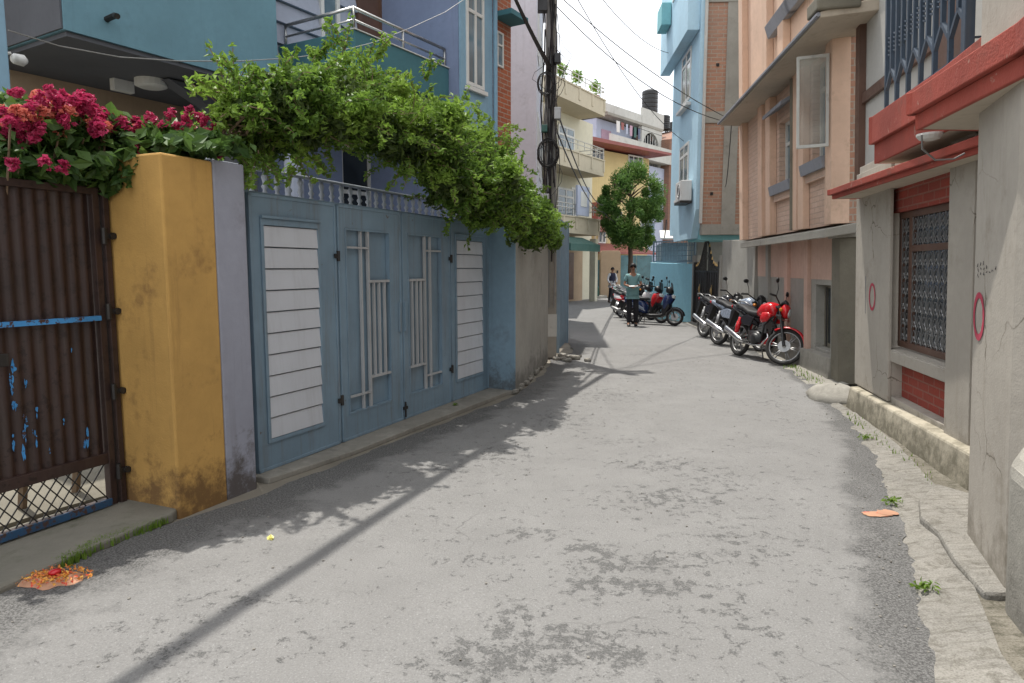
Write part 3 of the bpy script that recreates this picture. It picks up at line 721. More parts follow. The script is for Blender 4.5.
# blue post at the very left edge of the view
box('corner_column', M['skyb'], t, -3.62, -3.5, .55, .67, 0, 3.9, .01)
l2 = MB(); a = FB.px(18, 60, .8); l2.tube([(a[0]-.14,.8,a[1]+.02),(a[0]-.06,.78,a[1]+.04)], .012, 6); l2.lathe([(.03,-.06),(.045,-.04),(.05,.03),(.02,.06)], 12, (a[0],.78,a[1]), 'x')
l2.build('camera_dome', M['white'], t, smooth=True)

# white building behind the pole
FW = Fr(.55, 16.0, 3.8)
t = fthing('apartment_block', 'pale lilac rendered block rising behind the utility pole', 'building', FW)
MB().prism([(0,0),(6.2,0),(6.2,6),(0,6)], 0, 9.2).build('wall', M['whitewall'], t)
MB().prism([(-.1,-.1),(6.3,-.1),(6.3,6.1),(-.1,6.1)], 9.2, 9.35).build('roof', M['whitewall'], t)
for z in (1.2, 4.0, 6.6):
    for x in (.8, 2.8, 4.6): window(t, x, x+.9, z, z+1.3, -.005, 'white', 'glassb', .06, 1, out=-1, depth=.02)
# grey recessed flat front between the lilac block and the fence
FG = Fr(.2, 23.5, 8)
t = fthing('grey_house', 'narrow dark grey and light blue house front half hidden behind cables', 'house', FG)
MB().prism([(0,0),(5,0),(5,7),(0,7)], 0, 7.7).build('wall', M['lilac'], t)
for z in (1.2, 4.2, 6.4): window(t, .3, 1.3, z, z+1.5, -.01, 'white', 'glassb', .08, 1, out=-1, depth=.02); 
for z in (1.2, 4.2, 6.4): window(t, 2.3, 3.3, z, z+1.5, -.01, 'white', 'glassb', .08, 1, out=-1, depth=.02)
for z in (3.4, 6.4): box('balcony', M['beige'], t, -.2, 4.8, -.9, -.02, z, z+.6, .02)

# ------------------------------------------------------------------ right: warm grey house with red eaves
FR = Fr(3.25, 4.75, 11.3)
t = fthing('grey_corner_house', 'warm grey house with red edged eaves and a blue railed balcony on the right', 'house', FR)
t.rotation_euler.x = R(-2.3)      # old wall leans a little over the street
LEAN = .04
yw = -.12
WP0 = FR.px(948, 270, yw+.09)[0]; WP1 = FR.px(890, 270, yw+.09)[0]
WA0 = WP0-.16; WA1 = FR.px(898, 270, yw-.02)[0]
win = (WA0, WA1, .82, 2.12); pan = (.80, 1.95, .33, .69)
MB().wall(.25, 3.05, 0, 2.7, yw-.35, yw, [(WA0-.06,WA1+.05,.80,2.55), (WP0-.1,1.95,.33,.68)]).build('wall', M['rwall'], t, bevel=.006)
MB().box(3.0, 3.051, yw-3, yw-.351, 0, 2.45).build('end_wall', M['rwall'], t)
MB().wall(WA0-.06, WA1+.05, 2.123, 2.55, yw-.30, yw-.05).build('brick_lintel', M['redbrick'], t)
MB().box(.55, 1.97, yw-.3, yw-.10, .30, .70).build('brick_panel', M['redbrick'], t)
MB().hexa([(.4,yw-.2,.68),(2.2,yw-.2,.68),(2.2,yw+.012,.68),(.4,yw+.012,.68),(.4,yw-.2,.81),(2.2,yw-.2,.81),(2.2,yw+.012,.79),(.4,yw+.012,.79)]).build('window_sill', M['rwall'], t, bevel=.008)
# window: brown frame, dark pane, wrought iron grille of rings
yf = yw-.09
WM = WA1-.33
holes = [(WM+.07,WA1-.06,.88,2.06),(WA0+.07,WM,1.80,2.06),(WA0+.07,WM,.88,1.74)]
wd = MB().wall(WA0, WA1, .82, 2.12, yf-.05, yf, holes).build('window', M['wood'], t, bevel=.005)
MB().box(WA0+.01,WA1-.01,yf-.045,yf-.04,.83,2.11).build('pane', M['glassd'], wd)
mb = MB(); rr = random.Random(4)
for (a, b, c, d_) in holes:
    nx = max(2, round((b-a)/.12)); nz = max(2, round((d_-c)/.15)); sx, sz = (b-a)/nx, (d_-c)/nz
    for i in range(nx+1): mb.tube([(a+i*sx,yf-.01,c),(a+i*sx,yf-.01,d_)], .005, 4)
    for i in range(nx):
        for j in range(nz):
            cx, cz = a+(i+.5)*sx, c+(j+.5)*sz
            pts = [(cx+sx*.36*math.cos(q)*(1-.35*(abs(math.sin(q*1.5)))), yf-.012, cz+sz*.40*math.sin(q)) for q in [6.283*k/10 for k in range(11)]]
            mb.tube(pts, .0042, 4); mb.tube([(cx-sx/2,yf-.012,cz-sz/2),(cx,yf-.012,cz),(cx+sx/2,yf-.012,cz-sz/2)], .003, 3)
mb.build('iron_grille', M['alu'], wd)
# pilaster left of the window, slightly proud
MB().box(WP1, 3.052, yw, yw+.03, .28, 2.62).build('pilaster', M['rwall'], t, bevel=.005)
MB().box(.2, WP0, yw, yw+.03, .28, 2.62).build('pilaster', M['rwall'], t, bevel=.005)
# plinth
MB().hexa([(-.08,-.4,0),(3.0,-.4,0),(3.0,.02,0),(-.08,.02,0),(-.08,-.4,.3),(2.95,-.4,.27),(2.95,-.01,.26),(-.08,-.01,.29)]).build('plinth', M['plinth'], t, bevel=.02)
# near pier (world points to local)
def lc(pts, f=FR, z=0): return [(q[0], q[1]-LEAN*z) for q in [f.loc(*p) for p in pts]]
MB().prism(lc([(2.64,3.81),(2.38,3.15),(2.36,-3),(5,-3),(5,4.6),(3.3,4.72),(3.16,4.3)]), 0, 7).build('near_wall', M['rwall'], t, bevel=.012)
MB().prism(lc([(2.42,3.10),(2.28,3.02),(2.02,2.2),(2.0,-3),(2.42,-3)]), 0, [.85,.74,.70,.70,.8]).build('buttress', M['conc'], t, bevel=.05)
mb = MB()   # broken concrete step round the foot of the pier
st_ = [(3.02,4.72),(2.72,4.42),(2.55,4.12),(2.50,3.86),(2.36,3.5),(2.26,3.12),(2.4,3.1),(2.66,3.81),(3.2,4.3)]
mb.prism(lc(st_), -.03, .085); mb.build('foot_step', M['gutter'], t, bevel=.02)
# slabs
def slab(name, pts, z0, z1, step=None):
    o = MB().prism(lc(pts, z=z0), z0, z1).build(name, M['rsoff'], t)
    return o
def fascia(parent, pts, z0, z1, th=.03, two=True):   # red edging that runs along the outer edge
    mb = MB()
    for a, b in zip(pts, pts[1:]):
        a = Vector((*a, 0)); b = Vector((*b, 0)); d = (b-a).normalized(); n = Vector((-d.y, d.x, 0))
        zm = z0+(z1-z0)*.42
        for (q0, q1, off) in ((z0, zm, th), (zm, z1, th+.035)):
            if not two: q0, q1, off = z0, z1, th
            c = [a-n*0-d*(off*.99), b+d*(off*.99), b+d*(off*.99)+n*off, a-d*(off*.99)+n*off]
            mb.prism(lc([(p.x, p.y) for p in c], z=z0), q0, q1)
            if not two: break
    return mb.build('red_fascia', M['red'], parent, bevel=.006)
s3 = [(2.95,4.0),(3.10,4.9),(3.49,7.54)]
o = slab('eave', [(3.0,4.0),(3.13,4.9),(3.52,7.54),(4.2,7.62),(4.2,4.0)], 2.352, 2.44); fascia(o, [(3.0,4.0),(3.13,4.9),(3.52,7.54),(4.15,7.66)], 2.35, 2.455)
o = slab('balcony_slab', [(2.75,3.8),(3.03,4.84),(3.34,6.35),(4.2,6.5),(4.2,3.8)], 2.552, 2.96); fascia(o, [(2.75,3.8),(3.03,4.84),(3.34,6.35),(4.15,6.45)], 2.55, 2.97)
o = slab('canopy_slab', [(1.9,-1),(2.02,2.4),(2.24,3.05),(2.47,4.22),(2.95,4.35),(3.6,4.2),(3.6,-1)], 2.452, 2.66); fascia(o, [(1.9,-1),(2.02,2.4),(2.24,3.05),(2.47,4.22),(3.05,4.36)], 2.45, 2.675)
# upper storey set back, pale panels in brown frame
MB().wall(-2, 4.35, 2.46, 7, -.62, -.5, []).build('upper_wall', M['rwhite'], t)
mb = MB(); mb.box(4.2,4.36,-.55,-.42,2.6,7); mb.box(1.96,4.2,-.499,-.45,3.62,3.74); mb.box(1.96,4.2,-.499,-.45,4.85,4.97)
mb.build('steel_frame', M['wood'], t)
MB().box(1.35,1.95,-.499,-.47,2.96,4.5).build('door', M['wood'], t)
MB().tube([(.3,-.46,2.7),(.3,-.46,5.5)], .02, 6).build('conduit', M['alu'], t)
MB().lathe([(.085,0),(.085,-.015),(.065,-.04),(.03,-.05)], 16, (*FR.loc(3.05,4.93), 2.552)).build('ceiling_lamp', M['dirtywhite'], t)
pz = [(2.62,4.3,2.44),(2.66,4.36,2.36),(2.8,4.45,2.30),(2.95,4.5,2.31),(3.05,4.55,2.35)]
MB().tube([(*FR.loc(p[0],p[1]),p[2]) for p in pz], .006, 6).build('hanging_cable', M['cableg'], t)
# blue wrought railing along the balcony edge
A_, B_ = lc([(3.30,6.2), (2.92,4.55)], z=2.97)
Lr = math.dist(A_, B_); N = 12; zb, zt_ = 2.97, 4.25
def pt(f, z, off=0): q = lerp2(A_, B_, f); return (q[0], q[1]+off, z)
mb = MB(); mb.tube([pt(0,zt_),pt(1,zt_)], .022, 6); mb.tube([pt(0,zb+.02),pt(1,zb+.02)], .014, 4)
for k in range(N+1):
    f = k/N; mb.tube([pt(f, zb+.33 if k % 2 else zb), pt(f, zt_ if k % 2 == 0 else zt_-.3)], .022, 4)
    if k < N:
        mb.tube([pt(f, zb+.18 if k % 2 == 0 else zb+.33), pt(f+1/N, zb+.33 if k % 2 == 0 else zb+.18)], .02, 4)
        mb.tube([pt(f, zt_-.3 if k % 2 == 0 else zt_-.14), pt(f+1/N, zt_-.14 if k % 2 == 0 else zt_-.3)], .015, 4)
        for j in range(5): z = zb+.48+j*.035; mb.tube([pt(f+.2/N,z),pt(f+.5/N,z-.02),pt(f+.8/N,z)], .007, 4)
mb.build('balcony_railing', M['railb'], t)
box('railing_post', M['railb'], t, B_[0]-.03, B_[0]+.03, B_[1]-.03, B_[1]+.03, zb, zt_+.6, .004)
# side railing returning to the wall
mb = MB(); q0 = (B_[0], B_[1]); q1 = (B_[0]+.06, -.5)
def pq(f, z): q = lerp2(q0, q1, f); return (q[0], q[1], z)
for z in (zb+.1, zb+.4, zb+.75): mb.tube([pq(0,z),pq(1,z)], .009, 4)
for f in (.38, .62): mb.tube([pq(f,zb+.62),pq(f,zt_)], .016, 4)
mb.tube([pq(.5,zb-.1),pq(.5,zb+.45)], .018, 4); mb.tube([pq(.5,zb+.45),pq(.38,zb+.62)], .018, 4); mb.tube([pq(.5,zb+.45),pq(.62,zb+.62)], .018, 4)
mb.build('side_railing', M['railb'], t)
# sprayed survey rings and pencil scribble on the wall
def ring(name, parent, c, ax, rx, rz, w, mat, off):
    c = Vector(c); ax = Vector(ax).normalized(); up = Vector((0,0,1)); nn = ax.cross(up).normalized()*off; vs = []; fs = []; n = 40
    for i in range(n):
        a = 2*math.pi*i/n; wv = w*(1+.35*noise.noise((i*.4, rx*9, 0)))
        for s_ in (-1, 1):
            vs.append(tuple(c+nn+ax*math.cos(a)*(rx+s_*wv)+up*math.sin(a)*(rz+s_*wv)))
    for i in range(n):
        j = (i+1) % n; fs.append((2*i,2*i+1,2*j+1,2*j))
    m = MB(); m.add(vs, fs); return m.build(name, mat, parent, recalc=False)
M['spray'] = flat('pink spray paint', (.45,.045,.085), .8)
a = Vector((*FR.loc(2.64,3.81), 0)); b = Vector((*FR.loc(2.38,3.15), 0)); d = (b-a).normalized()
ga = (2.64,3.81); gb = (2.38,3.15)
def on_near(u, v):
    r_ = ray(u, v); nx, ny = -(gb[1]-ga[1]), (gb[0]-ga[0]); tt = (ga[0]*nx+ga[1]*ny)/(r_[0]*nx+r_[1]*ny)
    return (*FR.loc(r_[0]*tt, r_[1]*tt), EYE+r_[2]*tt)
p = on_near(991, 313); ring('spray_ring', t, p, d, .095, .115, .017, M['spray'], .004)
mb = MB(); rr = random.Random(2)
for row, n_ in ((0,3),(1,4),(2,7)):
    for k in range(n_):
        q = Vector(on_near(992+k*3.2, 262+row*5-k*1.2)); nn = d.cross(Vector((0,0,1))).normalized()*.004
        pts = [q+nn+d*rr.uniform(-.010,.016)+Vector((0,0,rr.uniform(-.012,.012))) for _ in range(6)]
        mb.tube(pts, .0012, 3)
mb.build('pencil_scribble', M['cable'], t)
zc = FR.px(878, 297, yw+.03); ring('spray_ring', t, (zc[0],yw+.03,zc[1]), (-1,0,0), .09, .13, .015, M['spray'], .004)
zc = FR.px(871, 295, yw+.03); MB().box(zc[0]-.008,zc[0]+.008,yw+.03,yw+.033,zc[1]-.2,zc[1]+.2).build('painted_stroke', M['cableg'], t)
# ------------------------------------------------------------------ peach house
FP = Fr(4.47, 9.24, 6.5)
t = fthing('peach_house', 'peach painted brick house with grey sills and a long concrete eave', 'house', FP)
t.rotation_euler.x = R(-2.3)
lowwin = (.62,1.28,.38,1.34)
MB().wall(.30, 5.05, 0, 2.06, -.45, -.1, [lowwin]).build('wall', M['greywall'], t, bevel=.005)
MB().wall(.30, 5.05, 1.42, 2.05, -.2, -.094, [(.3,.5,1.3,1.5)]).build('wall_band', M['peachd'], t)
for x in (1.5, 2.62, 3.9): MB().box(x, x+.18, -.2, -.04, .30, 2.05).build('pilaster', M['peachd'] if x != 3.9 else M['greywall'], t, bevel=.006)
f = window(t, .62, 1.28, .38, 1.34, -.25, 'concd', 'glassd', .06, 1, out=1)
MB().tube([(.8,-.2,.4),(.8,-.2,1.3)], .012, 5).tube([(1.1,-.2,.4),(1.1,-.2,1.3)], .012, 5).build('security_bars', M['iron'], f)
MB().hexa([(.3,-.4,0),(2.6,-.4,0),(2.6,.03,0),(.3,.05,0),(.3,-.4,.37),(2.6,-.4,.33),(2.6,-.0,.30),(.3,.01,.33)]).build('plinth', M['conc'], t, bevel=.015)
MB().box(2.6,5.05,-.3,-.03,0,.12).build('plinth_step', M['conc'], t, bevel=.015)
MB().box(0,.30,-.36,0,0,2.0).build('corner_column', M['concd'], t, bevel=.012)
MB().box(-.04,.34,-.4,.04,2.0,2.05).build('column_cap', M['conc'], t, bevel=.01)
MB().box(.0,.02,.0,.012,0,1.98).build('edge_strip', M['tan'], t) if False else None
# ledge over the ground floor
MB().hexa([(-.25,-.2,2.053),(5.2,-.2,2.053),(4.7,.30,2.00),(-.25,.28,2.00),(-.25,-.2,2.19),(5.2,-.2,2.19),(4.7,.30,2.11),(-.25,.28,2.11)]).build('ledge', M['conc'], t, bevel=.012)
# upper storey
ye = 0.0
def wpx(u0, u1, v0, v1, y): a = FP.px(u1, (v0+v1)/2, y); b = FP.px(u0, (v0+v1)/2, y); m = (u0+u1)/2; return (a[0], b[0], FP.px(m, v1, y)[1], FP.px(m, v0, y)[1])
wB = wpx(781,797,118,180,.12); xh = FP.px(843,110,.14)[0]; wA = (max(xh,.42), max(FP.px(817,110,.14)[0],1.15), 3.16, 4.55)
xU = FP.px(746,120,.16)[0]; xT = FP.px(744,10,.36)[0]
MB().wall(.301, xU, 2.19, 4.62, -.3, ye, [wA, wB]).build('wall', M['peachbrick'], t)
MB().box(.05,.215,-.28,-.14,2.19,4.6).build('raw_brick_end', M['brickw'], t)
MB().box(.216,.222,-.02,.0,2.19,4.6).build('corner_trim', M['peach'], t) if False else None
MB().box(.04,.30,-.138,.10,2.19,4.60).build('corner_pilaster', M['peach'], t, bevel=.006)
for x in (wA[1]+.12, wA[1]+.46): MB().box(x, x+.26, .002, .10, 2.19, 4.6).build('pilaster', M['peach'], t, bevel=.006)
for x in (wB[1]+.18, wB[1]+.75, xU-.32): MB().box(x, x+.30, .002, .12, 2.19, 4.6).build('pilaster', M['peach'] if x != 4.35 else M['peachd'], t, bevel=.006)
for (a, b, c, d_) in (wA, wB):
    window(t, a, b, c, d_, -.12, 'dirtywhite', 'glassb', .06, 1, d_-.38, out=1)
    MB().hexa([(a-.12,0,c-.17),(b+.14,0,c-.17),(b+.14,.13,c-.19),(a-.12,.13,c-.19),(a-.12,0,c-.01),(b+.14,0,c-.01),(b+.14,.16,c-.03),(a-.12,.16,c-.03)]).build('window_sill', M['grysill'], t, bevel=.006)
    MB().wall(a-.1, b+.1, c-.3, c-.18, .002, .07).build('brick_corbel', M['peachbrick'], t)
for (a, b, z) in ((.40,1.55,4.18),(2.3,3.35,4.32)):   # slanted rain hoods
    pass
MB().hexa([(wB[0]-.1,.0,4.32),(wB[1]+.1,.0,4.32),(wB[1]+.1,.26,4.18),(wB[0]-.1,.26,4.18),(wB[0]-.1,.0,4.38),(wB[1]+.1,.0,4.38),(wB[1]+.1,.26,4.24),(wB[0]-.1,.26,4.24)]).build('window_hood', M['grysill'], t)
# open casement swung out over the street
ca = MB().wall(0, .40, 3.22, 4.42, -.02, .02, [(.035,.365,3.26,4.38)]).build('casement', M['dirtywhite'], t, bevel=.004)
ca.location = (.10, .115, 0); ca.rotation_euler = (0,0,R(80))
MB().box(.03,.37,-.004,.004,3.25,4.39).build('pane', M['glassc'], ca)
MB().tube([(wB[0]-.16,.10,2.2),(wB[0]-.16,.10,4.55)], .035, 8).build('drain_pipe', M['concd'], t)
MB().tube([(.14,.06,4.6),(.14,.06,7.5)], .03, 8).build('drain_pipe', M['concd'], t)
# eave
MB().hexa([(-.9,-.2,4.60),(xU+.2,-.2,4.60),(5.3,.57,4.56),(-.9,.55,4.56),(-.9,-.2,4.76),(xU+.2,-.2,4.76),(5.3,.57,4.63),(-.9,.55,4.63)]).build('eave', M['rsoff'], t, bevel=.01)
MB().tube([(-.9,.57,4.60),(5.3,.60,4.60)], .028, 6).build('drip_edge', M['grysill'], t)
MB().box(-.95,-.55,.1,.6,4.64,4.80).build('mossy_edge', M['concd'], t, bevel=.02)
# top storey
wC = (FP.px(794,20,.32)[0], FP.px(777,20,.32)[0], 5.75, 7.1)
MB().wall(.22, xT, 4.76, 9.2, -.3, .08, [wC, (.3,1.6,5.75,7.1)]).build('wall', M['peach'], t)
window(t, *wC, -.04, 'dirtywhite', 'glassb', .06, 1, 6.7, out=1)
window(t, .3, 1.6, 5.75, 7.1, -.04, 'dirtywhite', 'glassb', .06, 1, 6.7, out=1)
for a, b in ((wC[0]-.12,wC[1]+.15),(.15,1.75)):
    MB().hexa([(a,.08,5.52),(b,.08,5.52),(b,.2,5.50),(a,.2,5.50),(a,.08,5.73),(b,.08,5.73),(b,.26,5.70),(a,.26,5.70)]).build('window_sill', M['grysill'], t, bevel=.006)
for x in (2.0, wC[1]+.25, xT-.34): MB().box(x, x+.32, .083, .2, 4.8, 9.2).build('pilaster', M['peach'] if x != 5.3 else M['peachd'], t, bevel=.006)
MB().box(.25,4.9,-6,-.46,0,9.0).build('house_core', M['greywall'], t)

# plain grey wall between the peach house and the iron gate
FQ = Fr(5.0, 14.15, math.degrees(math.atan2(.17, 2.75)))
t = fthing('boundary_wall', 'tall raw concrete boundary wall behind the parked motorcycles', 'wall', FQ)
MB().prism([(0,0),(2.8,0),(2.8,-.25),(0,-.25)], 0, [2.17,2.27,2.27,2.17]).build('wall_panel', M['greywall'], t, bevel=.012)
box('gate_pier', M['conc'], t, 2.74, 2.96, -.27, .03, 0, 1.9, .012)

# ornate black iron gate
FI = Fr(5.20, 17.1, 1.5)
t = fthing('iron_gate', 'black iron gate with an arched gilt tipped top between grey and blue walls', 'gate', FI)
LG = 2.5
for s_ in (0, 1):
    a = .08+s_*LG/2; b = a+LG/2-.06
    mb = frame_mb(a, b, .08, 1.52, .05, -.03, .03); mb.box(a+.05,b-.05,-.008,.008,.12,1.48)
    for k in range(1, 5): x = a+(b-a)*k/5; mb.box(x-.012,x+.012,.008,.022,.12,1.48)
    lf = mb.build('gate_leaf', M['iron'], t, bevel=.003)
    mb = MB(); x = a+(b-a)*.5
    mb.lathe([(.02,0),(.10,.02),(.02,.05)], 6, (x,.03,1.0), 'y'); mb.box(x-.015,x+.015,.03,.045,.85,1.15)
    mb.build('gilt_boss', M['gilt'], lf)
    # curved crest: high near the hinge of the near leaf, dips and rises like a wave
    crest = []
    n = 16
    for i in range(n+1):
        f = i/n; g = f if s_ == 1 else 1-f
        g = (s_+f)/2; crest.append((a+(b-a)*f, 0, 1.60+.72*math.exp(-((g-.55)/.20)**2)))
    mb = MB(); mb.tube(crest, .025, 6)
    for i in range(1, n): x, _, z = crest[i]; mb.tube([(x,0,1.5),(x,0,z)], .010, 4)
    for i in range(0, n, 4):
        x, _, z = crest[i]; cz = (1.55+z)/2; r_ = min(.1, (z-1.5)*.4)
        mb.torus((x+.04,0,cz), r_, .008, 14, 4)
    mb.build('crest', M['iron'], lf)
    mb = MB()
    for i in range(0, n+1, 2): x, _, z = crest[i]; mb.lathe([(.0,.0),(.025,.02),(.018,.05),(0.001,.12)], 6, (x,0,z+.01))
    mb.build('gilt_tips', M['gilt'], lf)
for x in (0.02, LG+.06): MB().box(x-.05,x+.05,-.06,.06,0,1.75).build('gate_post', M['iron'], t, bevel=.006)

# light blue brick-sided building above the iron gate
FBk = Fr(4.72, 17.35, 3)
t = fthing('tall_brick_house', 'tall house with a light blue front and bare brick side wall with concrete bands', 'building', FBk)
# side wall towards camera lies in local x = 0, running to the right (negative y)
def bx(nm, m, x0, x1, y0, y1, z0, z1, bev=0): return box(nm, M[m], t, x0, x1, y0, y1, z0, z1, bev)
bx('brick_wall', 'brickw', .02, .25, -1.9, -.05, 2.6, 14)
bx('concrete_column', 'conc', -.0, .2, -.86, -.52, 2.42, 14); bx('concrete_column', 'conc', .0, .2, -2.3, -1.9, 0, 14)
for z in (2.42, 5.15, 8.0, 10.9): bx('concrete_band', 'conc', -.012, .24, -1.9, -.04, z, z+.26)
for (y_, z) in ((-.3,3.4),(-1.2,3.9),(-.35,6.5),(-1.4,7.0)): bx('putlog_hole', 'black', .0, .0195, y_, y_+.07, z, z+.07)
bx('front_wall', 'baby', .25, 4.6, -1.9, -.05, 2.6, 14)
bx('ground_storey', 'greywall', 3.2, 4.6, -2.3, -.62, 0, 2.42)
# front bay with sloping underside
MB().prism_y([(.0,3.05),(.5,2.35),(2.9,2.35),(3.5,2.9),(3.5,14),(.0,14)], -.05, .12).build('front_bay', M['baby'], t)
MB().box(.25,1.8,-1.2,-.06,2.30,2.598).build('bay_soffit', M['tealf'], t)
MB().hexa([(-.03,-1.0,2.42),(.24,-1.0,2.42),(.24,.1,2.2),(-.03,.1,2.42),(-.03,-1.0,2.8),(.24,-1.0,2.8),(.24,.1,2.8),(-.03,.1,2.8)]).build('bay_bracket', M['tealf'], t) if False else None
bx('upper_bay', 'baby', .1, 4.2, .123, .42, 7.6, 14)
MB().prism_y([(.1,7.4),(.1,7.6),(4.2,7.6),(4.2,7.4)], .13, .42).build('bay_edge', M['baby'], t)
MB().tube([(-.04,.0,2.7),(-.04,.0,14)], .04, 8).build('drain_pipe', M['rwhite'], t)
for z in (3.6, 6.0): window(t, 1.0, 2.2, z, z+1.3, .13, 'white', 'glassb', .07, 1, z+1.0, out=1, depth=.02)
for z in (8.8, 11.4): window(t, 1.0, 2.2, z, z+1.3, .43, 'white', 'glassb', .07, 1, z+1.0, out=1, depth=.02)
for z in (3.4, 5.8): bx('window_sill', 'white', .9, 2.3, .123, .26, z, z+.08, .01)
bx('green_planter', 'tealf', 2.4, 3.2, .43, .7, 8.3, 8.9, .02)
a = FBk.px(690, 195, .3)
ac = thing('air_conditioner', 'white air conditioner unit on the light blue house front', 'air conditioner', (*FBk.w(.75, .15), 3.30), FBk.rz)
MB().box(-.38,.38,0,.28,0,.52).build('casing', M['white'], ac, bevel=.02)
MB().torus((-.1,.285,.26), .17, .012, 20, 5).torus((-.1,.285,.26), .1, .01, 16, 5).build('fan_guard', M['alu'], ac)
MB().box(-.4,.4,0,.3,-.06,-.003).build('bracket', M['iron'], ac)

# light blue wall left of the iron gate, with a grille on top
ax, ay = 5.22, 19.85; bxp, byp = 4.38, 21.75
FS2 = Fr(ax, ay, math.degrees(math.atan2(bxp-ax, byp-ay)))
t = fthing('boundary_wall', 'bright light blue boundary wall behind the parked scooters', 'wall', FS2)
LB = math.dist((ax,ay),(bxp,byp))
MB().prism([(0,0),(LB,0),(LB,-.2),(0,-.2)], 0, [1.70,1.76,1.76,1.70]).build('wall_panel', M['skyblue'], t, bevel=.012)
MB().prism([(LB-.18,-.21),(LB,-.21),(LB+1,-7),(LB+.8,-7)], 0, 1.72).build('return_wall', M['skyblue'], t)
mb = frame_mb(.02, LB, 1.77, 2.42, .04, -.12, -.08)
for k in range(16): x = .05+k*(LB-.08)/15; mb.box(x-.008,x+.008,-.108,-.092,1.8,2.4)
for z in (1.95,2.1,2.25): mb.box(.05,LB-.04,-.106,-.094,z-.008,z+.008)
mb.build('top_grille', M['meshblue'], t)
box('gate_pier', M['greywall'], t, -.22, -.004, -.3, .02, 0, 1.95, .01)
# sheet awning roofs behind that wall
t = thing('lean_to_shed', 'small shed with a pale sheet roof behind the light blue wall', 'shed', (6.45, 25.6, 0), R(-8))
box('wall', M['meshblue'], t, -.9, .9, -.6, 2.2, 0, 2.5)
MB().hexa([(-1,-1.1,2.6),(1,-1.1,2.6),(.8,2.3,3.05),(-.8,2.3,3.05),(-1,-1.1,2.65),(1,-1.1,2.65),(.8,2.3,3.1),(-.8,2.3,3.1)]).build('roof', M['rwhite'], t)

# ------------------------------------------------------------------ far end of the lane
FC = Fr(2.3, 30, 32)
t = fthing('cream_apartment_block', 'cream apartment block with three tiers of beige balconies and roof plants', 'building', FC)
MB().box(.2,5.2,1.2,8,0,8.7).build('wall', M['cream'], t)
MB().box(-4.0,.19,1.5,8,0,8.7).build('wall', M['beige'], t)
for i, z in enumerate((3.1, 5.9, 8.68)):
    mb = MB(); mb.prism([(-1.6,-.1),(3.75-(i==0)*.4,-.1),(3.75-(i==0)*.4,2),(-1.6,2)], z, z+.2)
    bl = mb.build('balcony', M['beige'], t)
    mb = MB(); xe = 3.75-(i==0)*.4
    mb.wall(-1.6, xe, z+.2, z+.7, -.1, .0); mb.box(-1.6,-1.5,0,1.9,z+.2,z+.7); mb.box(xe-.1,xe,0,1.9,z+.2,z+.7)
    for k in range(5): x = -1.55+k*(xe+1.5)/4; mb.box(x-.07,x+.07,-.13,-.101,z+.2,z+.7)
    mb.box(-1.65,xe+.05,-.14,.03,z+.7,z+.76); mb.build('parapet', M['beige'], bl)
    mb = MB()
    for h in (1.1,1.28): mb.tube([(-1.6,1.8,z+h),(-1.6,-.05,z+h),(xe,-.05,z+h),(xe,1.8,z+h)], .022, 5)
    for k in range(9): x = -1.6+k*(xe+1.6)/8; mb.tube([(x,-.05,z+.9),(x,-.05,z+1.28)], .018, 4)
    mb.build('handrail', M['rwhite'], bl)
for z in (3.3, 6.1):
    window(t, FC.px(558,130,1.19)[0], FC.px(574,130,1.19)[0], z+.3, z+2.0, 1.17, 'white', 'glassb', .09, 1, z+1.6, out=-1, depth=.02)
window(t, 2.9, 3.7, 4.0, 5.4, 1.19, 'white', 'glassb', .09, 1, out=-1, depth=.02)
b = box('sign_panel', M['lilac'], t, .7, 1.9, -.25, -.14, 3.9, 5.2, .01); box('sign_face', M['white'], b, 1.0, 1.6, -.27, -.251, 4.3, 4.95)
box('shop_front', M['tan'], t, .2, 3.6, .9, 1.19, 0, 2.9)
box('shop_opening', M['glassd'], t, .5, 1.7, .87, .899, .1, 2.4); box('shop_opening', M['wood'], t, 2.0, 2.6, .87, .899, .1, 2.3)
box('shop_column', M['cream'], t, 2.9, 3.2, -.1, .2, 0, 2.94, .01); box('shop_column', M['lilac'], t, -.4, -.1, -.1, .2, 0, 2.94, .01)
MB().hexa([(-1.2,-.9,2.3),(1.7,-.9,2.3),(1.7,0,2.75),(-1.2,0,2.75),(-1.2,-.9,2.6),(1.7,-.9,2.6),(1.7,0,2.95),(-1.2,0,2.95)]).build('awning', M['green'], t)
# potted plants on its roof terrace
def leaf_cloud(mb, n, fn, size, rng, aspect=.5, fold=.25, droop=None):
    """n separate folded leaves; fn(rng) gives (centre, outward normal)"""
    V = mb.v; Fc = mb.f
    for _ in range(n):
        c, nr = fn(rng); s_ = size*rng.uniform(.6, 1.35)
        a = Vector((rng.gauss(0,1), rng.gauss(0,1), rng.gauss(0,.7)))+nr*.4
        if droop: a = a.normalized()+Vector(droop)
        a.normalize()
        b = (nr+Vector((rng.gauss(0,.6), rng.gauss(0,.6), rng.gauss(0,.6)+.5))).cross(a)
        if b.length < 1e-4: continue
        b.normalize(); u = a.cross(b)*fold*s_*.5; k = len(V); h = a*s_*.5; w = b*s_*aspect*.5
        for p in (c-h, c+w*.95-h*.1+u, c+h, c-w*.95-h*.1+u): V.append((p.x, p.y, p.z))
        Fc.append((k,k+1,k+2)); Fc.append((k,k+2,k+3))
def ball(c, r, shell=.55):
    c = Vector(c)
    def fn(g):
        v = Vector((g.gauss(0,1), g.gauss(0,1), g.gauss(0,1))).normalized(); q = g.uniform(shell, 1)
        return c+Vector((v.x*r[0]*q, v.y*r[1]*q, v.z*r[2]*q)), v
    return fn
rr = random.Random(21)
